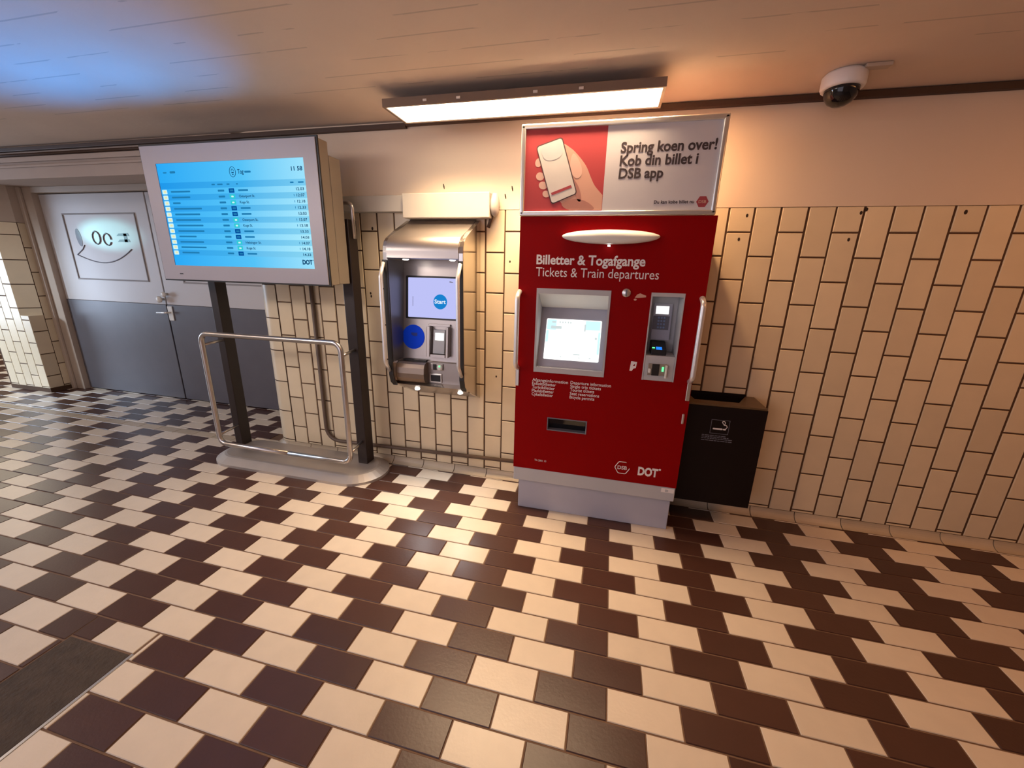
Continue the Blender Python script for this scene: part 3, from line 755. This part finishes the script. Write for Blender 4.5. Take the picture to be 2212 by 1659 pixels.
letter(po, 'lettering', [dict(s='Spring koen over!', x=-0.573, y=yq, z=1.917, size=0.060, width=0.404, bold=0.0016, shear=0.03),
                         dict(s='Kob din billet i', x=-0.573, y=yq, z=1.863, size=0.060, width=0.335, bold=0.0016, shear=0.03),
                         dict(s='DSB app', x=-0.573, y=yq, z=1.810, size=0.060, width=0.195, bold=0.0016, shear=0.03)], m_textk)
bm = nb(); text_bm(bm, 'Du kan kobe billet nu', -0.404, yq, 1.701, 0.020, 0.172, bold=0.0003); obj('lettering', bm, m_textk, po)
bm = nb(); c0 = (-0.197, 1.707)
flat(bm, [(c0[0] + 0.026*math.cos(PI/3*k), c0[1] + 0.026*math.sin(PI/3*k)) for k in range(6)], yq)
em = obj('emblem', bm, m_pbar, po)
bm = nb(); text_bm(bm, 'DSB', c0[0], yq - 0.0007, c0[1] - 0.006, 0.018, 0.032, 'CENTER', 0.0003); obj('lettering', bm, m_skin, em)

# ------------------------------------------------------------------ wall-mounted ticket validator
tv = thing('ticket_validator', 'stainless steel ticket validator with lilac screen hanging on the tiled wall', 'ticket validator', (-1.585, 0, 0.563))
VX0, VX1 = -1.832, -1.350; st_ = 0.026
ypl = lambda z: -0.120 - (1.44 - z)*0.10
side = [(-0.002, 0.563), (-0.262, 0.690), (-0.288, 0.716), (-0.300, 0.76), (-0.303, 1.20), (-0.303, 1.44), (-0.303, 1.47), (-0.297, 1.505), (-0.282, 1.532), (-0.260, 1.550), (-0.180, 1.592), (-0.002, 1.672)]
for a, b in ((VX0, VX0 + st_), (VX1 - st_, VX1)):
    bm = nb(); prism(bm, side, 'x', a, b, bev=0.002); sp_ = obj('side_panel', bm, m_polish, tv)
    bm = nb(); tr_ = [(-0.266, 0.682), (-0.296, 0.710), (-0.310, 0.76), (-0.312, 1.20), (-0.311, 1.43), (-0.3045, 1.43), (-0.3045, 0.762), (-0.291, 0.718), (-0.264, 0.693)]
    prism(bm, tr_, 'x', a - 0.001, b + 0.001); obj('edge_trim', bm, m_black, sp_, 'black rubber edge')
bm = nb(); X0, X1 = VX0 + st_ + 0.0005, VX1 - st_ - 0.0005
arc = [(-0.215 - 0.092*math.sin(a), 1.478 + 0.092*math.cos(a)) for a in [math.radians(22 + 76*k/10) for k in range(11)]]
outer = [(-0.002, 1.677), (-0.10, 1.624)] + arc + [(-0.308, 1.442), (-0.296, 1.437)]
inner = [(-0.110, 1.437), (-0.110, 1.455), (-0.285, 1.455), (-0.283, 1.49), (-0.250, 1.545), (-0.002, 1.655)]
prism(bm, outer + inner, 'x', X0, X1)
hd = obj('hood', bm, m_steel, tv)
for f in hd.data.polygons: f.use_smooth = abs(f.normal.x) < 0.5
hd.data.set_sharp_from_angle(angle=math.radians(28))
for x_a, x_b in ((X0, X0 + 0.004), (X1 - 0.004, X1)):
    bm = nb(); prism(bm, [(ypl(0.84) - 0.001, 0.84), (-0.300, 0.84), (-0.300, 1.432), (ypl(1.432) - 0.001, 1.432)], 'x', x_a, x_b); obj('side_liner', bm, m_liner, tv)
for lx in (-1.712, -1.428):
    bm = nb(); lathe(bm, [(0.017, 0.0), (0.017, -0.004), (0.012, -0.006)], (lx, -0.262, 1.437), 'z', 16); obj('hood_lamp', bm, e_led, hd)
bm = nb()
pan = [(-0.110, 1.436), (ypl(1.436), 1.436), (ypl(0.835), 0.835), (-0.205, 0.832), (-0.205, 0.700), (-0.150, 0.660), (-0.06, 0.62), (-0.02, 0.62), (-0.02, 1.436)]
prism(bm, pan, 'x', X0, X1)
fpv = obj('fascia', bm, m_steel, tv)
bm = nb(); prism(bm, [(-0.004, 0.565), (-0.262, 0.692), (-0.204, 0.700), (-0.150, 0.655), (-0.004, 0.59)], 'x', X0, X1); un = obj('underside', bm, m_steel, tv)
for lx in (-1.735, -1.437):
    bm = nb(); lathe(bm, [(0.016, 0.0), (0.016, -0.014), (0.011, -0.017)], (lx, -0.14, 0.640), 'z', 16); obj('bottom_lamp', bm, e_led, un)
# rounded lip with the printed-ticket slot
bm = nb(); lip = [(-0.206, 0.830), (-0.236, 0.832), (-0.256, 0.822), (-0.268, 0.800), (-0.272, 0.765), (-0.268, 0.735), (-0.256, 0.712), (-0.236, 0.698), (-0.206, 0.696)]
prism(bm, lip, 'x', X0 + 0.001, -1.622)
lp = obj('ticket_lip', bm, m_lip, tv)
bm = nb(); box(bm, -1.785, -1.632, -0.215, -0.190, 0.8325, 0.842); obj('ticket_slot', bm, m_black, lp)
def vface(bm, pts, off, th=0.0015, mi=0):
    a = [bm.verts.new((q[0], ypl(q[1]) - off, q[1])) for q in pts]; b = [bm.verts.new((q[0], ypl(q[1]) - off + th, q[1])) for q in pts]
    n = len(pts); fs = [bm.faces.new(a), bm.faces.new(b[::-1])] + [bm.faces.new((a[i], b[i], b[(i+1) % n], a[(i+1) % n])) for i in range(n)]
    bmesh.ops.recalc_face_normals(bm, faces=fs)
    for f in fs: f.material_index = mi
bm = nb(); vface(bm, rrect(-1.785, -1.440, 1.088, 1.345, 0.008), 0.002, 0.004)
vb = obj('screen_bezel', bm, m_black, fpv)
bm = nb(); vface(bm, rrect(-1.768, -1.452, 1.098, 1.334, 0.004), 0.004); vs_ = obj('validator_screen', bm, e_lil, vb, 'pale lilac screen')
bm = nb(); vface(bm, ell(-1.556, 1.196, 0.044, 0.044), 0.0052); sb = obj('start_button', bm, e_start, vs_, 'round blue start button on the screen')
bm = nb(); text_bm(bm, 'Start', -1.556, ypl(1.196) - 0.0072, 1.186, 0.034, 0.072, 'CENTER', 0.0006); obj('lettering', bm, e_text, sb)
bm = nb(); vface(bm, [(-1.737, 1.165), (-1.735, 1.165), (-1.735, 1.223), (-1.737, 1.223)], 0.0052); obj('screen_mark', bm, m_key, vs_); bm = nb(); vface(bm, [(-1.50, 1.312), (-1.475, 1.310), (-1.475, 1.312), (-1.497, 1.318)], 0.0052); obj('screen_mark', bm, m_key, vs_)
bm = nb(); vface(bm, ell(-1.733, 0.976, 0.075, 0.075, 48), 0.0022, 0.002); bd = obj('blue_disc', bm, m_blue, fpv, 'large flat blue disc')
bm = nb(); vface(bm, [(-1.748, 0.998), (-1.744, 0.988), (-1.732, 0.983), (-1.710, 0.982), (-1.706, 0.987), (-1.707, 1.002), (-1.748, 1.002)], 0.003, 0.0006); obj('disc_mark', bm, m_bluedk, bd)
# card terminal in its shroud
bm = nb()
def bar(x0, x1, z0, z1, d):
    prism(bm, [(ypl(z0) - 0.001, z0), (ypl(z1) - 0.001, z1), (ypl(z1) - d, z1), (ypl(z0) - d, z0)], 'x', x0, x1, bev=0.004)
bar(-1.628, -1.604, 0.868, 1.050, 0.042); bar(-1.502, -1.484, 0.868, 1.050, 0.042); bar(-1.604, -1.502, 0.868, 0.884, 0.042); bar(-1.628, -1.484, 1.052, 1.064, 0.014)
ps = obj('terminal_shroud', bm, m_steel, tv)
bm = nb(); prism(bm, [(ypl(0.888) - 0.002, 0.888), (ypl(1.03) - 0.002, 1.03), (ypl(1.03) - 0.018, 1.03), (ypl(0.888) - 0.026, 0.888)], 'x', -1.592, -1.516, bev=0.003); ct2 = obj('card_terminal', bm, m_skirt, ps)
bm = nb(); prism(bm, [(ypl(0.968) - 0.0235, 0.968), (ypl(1.012) - 0.0215, 1.012), (ypl(1.012) - 0.019, 1.012), (ypl(0.968) - 0.020, 0.968)], 'x', -1.578, -1.522); obj('terminal_screen', bm, e_white, ct2)
bm = nb(); box(bm, -1.603, -1.520, -0.214, -0.2055, 0.785, 0.826, 0.003); cs2 = obj('card_slot', bm, m_steel, tv)
bm = nb(); box(bm, -1.585, -1.562, -0.2165, -0.2142, 0.787, 0.824); obj('slot_opening', bm, m_black, cs2)
bm = nb(); lathe(bm, [(0.020, 0.0), (0.018, -0.008), (0.010, -0.012)], (-1.540, -0.214, 0.804), 'y', 16); obj('slot_guide', bm, m_white, cs2)
bm = nb(); box(bm, -1.543, -1.533, -0.229, -0.2265, 0.810, 0.820, 0.002); obj('led', bm, e_green, cs2)
bm = nb(); box(bm, -1.612, -1.530, -0.212, -0.2055, 0.704, 0.762, 0.004); ns = obj('card_reader', bm, m_alu, tv)
bm = nb(); box(bm, -1.602, -1.540, -0.2145, -0.2122, 0.713, 0.753, 0.002); obj('reader_window', bm, m_black, ns)
for hx in (VX0 + 0.008, VX1 - 0.012):
    bm = nb(); tube(bm, [(hx, -0.314, 1.415), (hx - 0.004, -0.348, 1.34), (hx - 0.004, -0.352, 0.85), (hx, -0.314, 0.785)], 0.0105, 12, bend=0.06); obj('handle', bm, m_chrome, tv, 'chrome grab handle')
for lx in (-1.735, -1.437):
    spot('validator_downlight', (lx, -0.145, 0.618), (lx + 0.02, -0.42, 0), 5.5, (0.92, 0.97, 1.0), math.radians(88), 0.9, 0.0)
for lx in (-1.712, -1.428):
    spot('validator_hood_light', (lx, -0.262, 1.428), (lx, -0.20, 0.6), 1.1, (0.85, 0.93, 1.0), math.radians(120), 0.9, 0.0)

# ------------------------------------------------------------------ cable duct above the validator
cd = thing('cable_duct', 'grey metal cable duct on the wall running from the display to above the validator', 'cable duct', (-2.1, 0, 1.715))
bm = nb(); box(bm, -2.94, -1.816, -0.060, -0.002, 1.716, 1.807, 0.003); obj('duct_run', bm, m_duct, cd)
bm = nb(); box(bm, -1.813, -1.272, -0.085, -0.002, 1.677, 1.812, 0.004); db = obj('duct_box', bm, m_duct, cd)
bm = nb(); lathe(bm, [(0.001, -0.014), (0.05, -0.013), (0.062, 0.0), (0.058, 0.016), (0.035, 0.028), (0.001, 0.030)], (0, 0, 0), 'z', 20)
for v in bm.verts: v.co = Vector((-1.255 + v.co.z*1.0, -0.045 + v.co.x*0.62, 1.748 + v.co.y*1.05)) + Vector((random.uniform(-1, 1), random.uniform(-1, 1), random.uniform(-1, 1)))*0.002
obj('tape_wrap', bm, m_tape, cd, 'wrinkled grey tape over the open end')
bm = nb(); tube(bm, [(-1.268, -0.030, 1.70), (-1.29, -0.014, 1.655), (-1.30, -0.012, 1.63)], 0.010, 8); obj('cable', bm, m_gap, cd)

# ------------------------------------------------------------------ conduit on the wall
bm = nb(); tube(bm, [(-2.565, -0.021, 1.714), (-2.565, -0.021, 0.112), (-1.05, -0.021, 0.140)], 0.0135, 10, bend=0.10)
tag(obj('conduit_pipe', bm, m_conduit), 'thin brown conduit running down the tiled wall and along its foot', 'pipe')

# ------------------------------------------------------------------ departure display on its stand
dd = thing('departure_display', 'large blue departure screen on two dark posts with a bent steel rail', 'display', (-2.72, -0.21, 0))
DX0, DX1, DYF, DZ0, DZ1 = -3.335, -2.128, -0.390, 1.281, 2.036
bm = nb(); box(bm, DX0, DX1, DYF + 0.012, -0.30, DZ0, DZ1, 0.004); box(bm, DX0 + 0.03, DX1 + 0.002, -0.30, -0.205, DZ0 + 0.004, DZ1 - 0.065, 0.004)
hs = obj('housing', bm, m_case, dd)
bm = nb(); box(bm, DX0 - 0.006, DX1 + 0.006, DYF + 0.002, DYF + 0.0118, DZ0 - 0.006, DZ1 + 0.008); obj('edge_frame', bm, m_black, hs, 'thin black edge')
sx0, sx1, sz0, sz1 = -3.231, -2.214, 1.369, 1.941
bm = nb(); holed(bm, DX0 + 0.004, DX1 - 0.004, DZ0 + 0.003, DZ1 - 0.002, [(sx0, sx1, sz0, sz1)], DYF - 0.004, DYF + 0.0018); bz = obj('bezel', bm, m_bezel, dd, 'flat grey bezel')
bm = nb(); box(bm, -3.205, -3.180, DYF - 0.0052, DYF - 0.0042, 1.316, 1.322); obj('maker_mark', bm, m_black, bz)
bm = nb(); box(bm, sx0, sx1, DYF - 0.0002, DYF + 0.0016, sz0, sz1); sc = obj('screen', bm, e_lcd, dd, 'glowing blue screen')
W_, H_ = sx1 - sx0, sz1 - sz0
U = lambda u: sx0 + W_*u
V = lambda v: sz1 - H_*v
ye = DYF - 0.0009
times = ['12.03', '12.07', '12.18', '12.33', '13.03', '13.07', '13.18', '13.33', '14.03', '14.07', '14.18', '14.33']
kind = 'bggbbggbbggb'
names = [None, 'Osterport St.', 'Koge St.', None, None, 'Osterport St.', 'Koge St.', None, None, 'Helsingor St.', 'Koge St.', None]
lw = [.142, .135, .056, .205, .185, .185, .195, .195, .13, .178, .19, .13]
def words(*a):
    bq = nb(); text_bm(bq, *a); obj('screen_lettering', bq, e_dtxt, sc)
def badge(name, pts, y, mat):
    bq = nb(); flat(bq, pts, y, 0.0004); obj(name, bq, mat, sc)
for i in range(12):
    v = 0.266 + 0.0545*i
    words(times[i], U(0.983), ye, V(v + 0.012), 0.020, W_*0.050, 'RIGHT', 0.0003, 0.0002)
    badge('faint_lettering', rrect(U(0.072), U(0.072 + lw[i]), V(v + 0.008), V(v - 0.008), 0.003, 2), ye, e_dtxt2)
    badge('faint_lettering', rrect(U(0.412), U(0.457), V(v + 0.009), V(v - 0.009), 0.003, 2), ye, e_dtxt2)
    if names[i]: words(names[i], U(0.553), ye, V(v + 0.011), 0.019, W_*(0.107 if len(names[i]) > 9 else 0.064), 'LEFT', 0.0002, 0.0002)
    else: badge('faint_lettering', rrect(U(0.553), U(0.620), V(v + 0.008), V(v - 0.008), 0.003, 2), ye, e_dtxt2)
    if i not in (0, 4, 7, 8, 11): badge('faint_lettering', [(U(0.915), V(v+.010)), (U(0.918), V(v+.010)), (U(0.918), V(v-.010)), (U(0.915), V(v-.010))], ye, e_dtxt2)
    badge('line_badge', rrect(U(0.489), U(0.526), V(v + 0.021), V(v - 0.019), 0.002, 2), ye, e_dblue if kind[i] == 'b' else e_dgreen)
    if kind[i] == 'g': badge('badge_letter', rrect(U(0.500), U(0.516), V(v + 0.009), V(v - 0.006), 0.003, 2), ye - 0.0005, e_dwhite)
    else: badge('faint_lettering', rrect(U(0.497), U(0.520), V(v + 0.009), V(v - 0.008), 0.002, 2), ye - 0.0005, e_dtxt2)
    badge('bus_badge', rrect(U(0.008), U(0.044), V(v + 0.022), V(v - 0.020), 0.004, 2), ye, e_dwhite)
    badge('badge_letter', rrect(U(0.019), U(0.036), V(v + 0.010), V(v - 0.009), 0.003, 2), ye - 0.0005, e_dyel)
words('Tog', U(0.567), ye, V(0.118), 0.032, W_*0.040, 'LEFT', 0.0004, 0.0002); words('11 58', U(0.986), ye, V(0.108), 0.030, W_*0.070, 'RIGHT', 0.0006, 0.0002)
words('DOT', U(0.988), ye, V(0.957), 0.034, W_*0.066, 'RIGHT', 0.0016, 0.0002); badge('logo_dot', ell(U(0.993), V(0.917), 0.0025, 0.0025, 8), ye, e_dtxt)
b1 = nb(); tube(b1, [(U(0.533) + 0.021*math.cos(a), ye, V(0.10) + 0.026*math.sin(a)) for a in [2*PI*k/24 for k in range(24)]], 0.0013, 6, closed=True)
tube(b1, [(U(0.533) + 0.008*math.cos(a), ye, V(0.095) + 0.012*math.sin(a)) for a in [PI*k/10 for k in range(11)]], 0.0012, 6)
flat(b1, rrect(U(0.525), U(0.541), V(0.112), V(0.102), 0.002, 2), ye, 0.0004); flat(b1, rrect(U(0.528), U(0.538), V(0.128), V(0.120), 0.002, 2), ye, 0.0004)
badge('faint_lettering', rrect(U(0.612), U(0.655), V(0.112), V(0.095), 0.004, 2), ye, e_dtxt2)
badge('faint_lettering', rrect(U(0.040), U(0.066), V(0.092), V(0.080), 0.003, 2), ye, e_dtxt2); badge('faint_lettering', rrect(U(0.090), U(0.130), V(0.094), V(0.074), 0.004, 2), ye, e_dtxt2)
for u0, u1 in ((.375, .398), (.415, .452), (.480, .500), (.545, .557), (.900, .922), (.950, .985)): badge('faint_lettering', rrect(U(u0), U(u1), V(0.214), V(0.202), 0.002, 2), ye, e_dtxt2)
obj('train_logo', b1, e_dtxt, sc)
# base, posts, rail
bm = nb(); cyb, rb, xl, xr = -0.213, 0.207, -3.312, -1.968
def stad(ins, z):
    r = rb - ins; out = []
    for k in range(17): a = -PI/2 + PI*k/16; out.append((xr - rb + r*math.cos(a), cyb + r*math.sin(a), z))
    for k in range(17): a = PI/2 + PI*k/16; out.append((xl + rb + r*math.cos(a), cyb + r*math.sin(a), z))
    return [bm.verts.new(q) for q in out]
R1, R2, R3, R4 = stad(0, 0.0), stad(0, 0.018), stad(0.055, 0.050), stad(0.070, 0.054)
for a, b in ((R1, R2), (R2, R3), (R3, R4)):
    for i in range(34): bm.faces.new((a[i], a[(i+1) % 34], b[(i+1) % 34], b[i]))
bm.faces.new(R4); bm.faces.new(R1[::-1]); obj('base_plate', bm, m_base, dd)
for x0, x1, top in ((-3.248, -3.188, 1.30), (-2.190, -2.118, 1.66)):
    bm = nb(); box(bm, x0, x1, -0.190, -0.105, 0.052, top, 0.004); obj('post', bm, m_post, dd, 'dark brown square post')
bm = nb(); tube(bm, [(-2.30, -0.165, 1.752), (-2.122, -0.165, 1.752), (-2.098, -0.165, 1.735), (-2.098, -0.165, 1.55)], 0.0125, 10, bend=0.06); obj('cable_bend', bm, m_tube, dd, 'bent steel cable tube')
bm = nb(); ry = -0.362; rx0, rx1 = -3.178, -2.118
tube(bm, fillet([(-2.6, ry, 0.150), (rx0, ry, 0.150), (rx0, ry, 0.938), (rx1, ry, 0.942), (rx1, ry, 0.150), (-2.6, ry, 0.150)], 0.055, 8), 0.0165, 12)
rl = obj('rail', bm, m_tube, dd, 'bent tubular steel rail')
for bx, px in ((rx0, -3.20), (rx1, -2.15)):
    for z in (0.862, 0.215):
        bm = nb(); tube(bm, [(bx, ry + 0.012, z), (px, -0.188, z + 0.004)], 0.010, 8); obj('rail_bracket', bm, m_tube, rl)

# ------------------------------------------------------------------ ceiling lamp
LX0, LX1, LY0, LY1, LZ0 = -1.710, -0.412, -0.428, -0.198, 2.130
cl = thing('ceiling_lamp', 'long lit ceiling lamp with a glowing white panel above the sign', 'ceiling lamp', ((LX0+LX1)/2, (LY0+LY1)/2, CEIL))
bm = nb(); box(bm, LX0 + 0.012, LX1 - 0.012, LY0 + 0.010, LY1 - 0.010, LZ0 + 0.030, LZ0 + 0.036); box(bm, LX0 + 0.10, LX1 - 0.10, LY1 - 0.09, LY1 - 0.03, LZ0 + 0.036, CEIL - 0.001)
for a, b, c, d in ((LX0, LX1, LY0, LY0 + 0.010), (LX0, LX1, LY1 - 0.010, LY1), (LX0, LX0 + 0.012, LY0 + 0.010, LY1 - 0.010), (LX1 - 0.012, LX1, LY0 + 0.010, LY1 - 0.010)): box(bm, a, b, c, d, LZ0, LZ0 + 0.036)
obj('lamp_housing', bm, m_lampbody, cl, 'dark lamp housing')
bm = nb(); box(bm, LX0 + 0.0125, LX1 - 0.0125, LY0 + 0.0105, LY1 - 0.0105, LZ0 + 0.004, LZ0 + 0.012); obj('diffuser', bm, e_lamp, cl, 'glowing white diffuser')
area('lamp_downlight', ((LX0+LX1)/2, (LY0+LY1)/2, LZ0 + 0.003), ((LX0+LX1)/2, (LY0+LY1)/2, 0), LX1 - LX0 - 0.05, LY1 - LY0 - 0.05, 26, (1.0, 0.70, 0.42), math.radians(104)).rotation_euler = (0, 0, 0)
for lx in (-1.487, -1.320, -0.960, -0.760):
    bm = nb(); box(bm, lx - 0.010, lx + 0.010, LY0 - 0.004, LY0 + 0.001, LZ0 + 0.012, LZ0 + 0.022, 0.001, 1); obj('clip', bm, m_chrome, cl, 'small bright clip')

area('lamp_end_glow', (LX1 + 0.003, (LY0+LY1)/2 + 0.03, LZ0 + 0.018), (LX1 + 0.30, LY0 + 0.38, LZ0 - 0.55), 0.16, 0.02, 7.0, (1.0, 0.58, 0.30), math.radians(120))

# ------------------------------------------------------------------ security camera
sc_ = thing('security_camera', 'white dome security camera under the ceiling right of the sign', 'security camera', (0.303, -0.22, CEIL))
bm = nb(); lathe(bm, [(0.068, CEIL - 0.001), (0.078, CEIL - 0.012), (0.078, 2.158), (0.074, 2.150), (0.062, 2.150)], (0.303, -0.22, 0), 'z', 32); obj('camera_housing', bm, m_camw, sc_)
bm = nb(); lathe(bm, [(0.062, 2.152), (0.061, 2.140), (0.055, 2.118), (0.042, 2.100), (0.022, 2.089), (0.002, 2.086)], (0.303, -0.22, 0), 'z', 32); obj('dome', bm, m_glass, sc_, 'dark glass dome')
bm = nb(); box(bm, 0.34, 0.43, -0.30, -0.26, CEIL - 0.014, CEIL - 0.001, 0.003); obj('cable_clip', bm, m_frame, sc_); bm = nb(); box(bm, 0.33, 0.385, -0.16, -0.034, CEIL - 0.05, CEIL - 0.02, 0.004); obj('mount', bm, m_frame, sc_)

# ------------------------------------------------------------------ litter bin
BX0, BX1B, BY, BZ0, BZ1 = -0.108, 0.285, -0.225, 0.150, 0.722
lb = thing('litter_bin', 'dark brown litter bin with a cigarette symbol fixed to the wall beside the red machine', 'litter bin', (0.09, -0.11, BZ0))
bm = nb(); t = 0.006
box(bm, BX0, BX1B, BY, BY + t, BZ0, BZ1, 0.002); box(bm, BX0, BX0 + t, BY + t, -0.006, BZ0, BZ1); box(bm, BX1B - t, BX1B, BY + t, -0.006, BZ0, BZ1)
box(bm, BX0 + t, BX1B - t, -0.012, -0.006, BZ0, BZ1); box(bm, BX0 + t, BX1B - t, BY + t, -0.012, BZ0, BZ0 + t)
bo = obj('bin_body', bm, m_bin, lb)
bm = nb()
prism(bm, [(BX0, BY + 0.004), (BX1B - 0.004, BY + 0.004), (BX1B - 0.004, -0.008), (0.235, -0.008), (0.165, -0.150), (-0.06, -0.150), (-0.08, -0.008), (BX0, -0.008)], 'z', BZ1 + 0.0005, BZ1 + 0.010)
obj('bin_top', bm, m_bintop, lb, 'worn metal top with a wide opening')
bm = nb(); box(bm, -0.06, 0.235, -0.012, -0.006, BZ1 + 0.001, BZ1 + 0.022); obj('rear_lip', bm, m_bin, lb)
yb_ = BY - 0.0007; bm = nb()
a, b, c, d = 0.025, 0.116, 0.570, 0.650; g = 0.0022
for q in ((a, b, c, c+g), (a, b, d-g, d), (a, a+g, c+g, d-g), (b-g, b, c+g, d-g)): flat(bm, [(q[0], q[2]), (q[1], q[2]), (q[1], q[3]), (q[0], q[3])], yb_)
obj('symbol_border', bm, m_key, bo)
bm = nb()
flat(bm, rrect(0.037, 0.085, 0.594, 0.603, 0.003, 2), yb_); flat(bm, rrect(0.087, 0.102, 0.594, 0.602, 0.003, 2), yb_)
tube(bm, [(0.100, yb_, 0.602), (0.106, yb_, 0.612), (0.102, yb_, 0.622), (0.092, yb_, 0.622), (0.084, yb_, 0.630), (0.078, yb_, 0.640), (0.085, yb_, 0.645), (0.093, yb_, 0.640), (0.094, yb_, 0.630), (0.088, yb_, 0.622)], 0.0020, 6, bend=0.004)
obj('cigarette_symbol', bm, m_textw, bo)
bm = nb()
for z, w in ((0.556, 0.10), (0.547, 0.13), (0.538, 0.15), (0.527, 0.155)):
    x = -0.012
    while x < -0.012 + w:
        ww = random.uniform(0.008, 0.022); flat(bm, [(x, z), (x + ww, z), (x + ww, z + 0.004), (x, z + 0.004)], yb_); x += ww + 0.003
obj('small_print', bm, m_key, bo)

# ------------------------------------------------------------------ hatch in the floor
fh = thing('floor_hatch', 'dark rough rectangular cover set into the floor at the lower left', 'floor hatch', ((HX0+HX1)/2, (HY0+HY1)/2, 0))
bm = nb(); box(bm, HX0 + 0.004, HX1 - 0.004, HY0 + 0.004, HY1 - 0.004, -0.0034, -0.0005); obj('cover', bm, m_hatch, fh)
bm = nb(); box(bm, HX1, HX1 + 0.010, HY0, HY1, -0.0034, 0.001); obj('edge_strip', bm, m_alu, fh, 'thin pale metal edge')
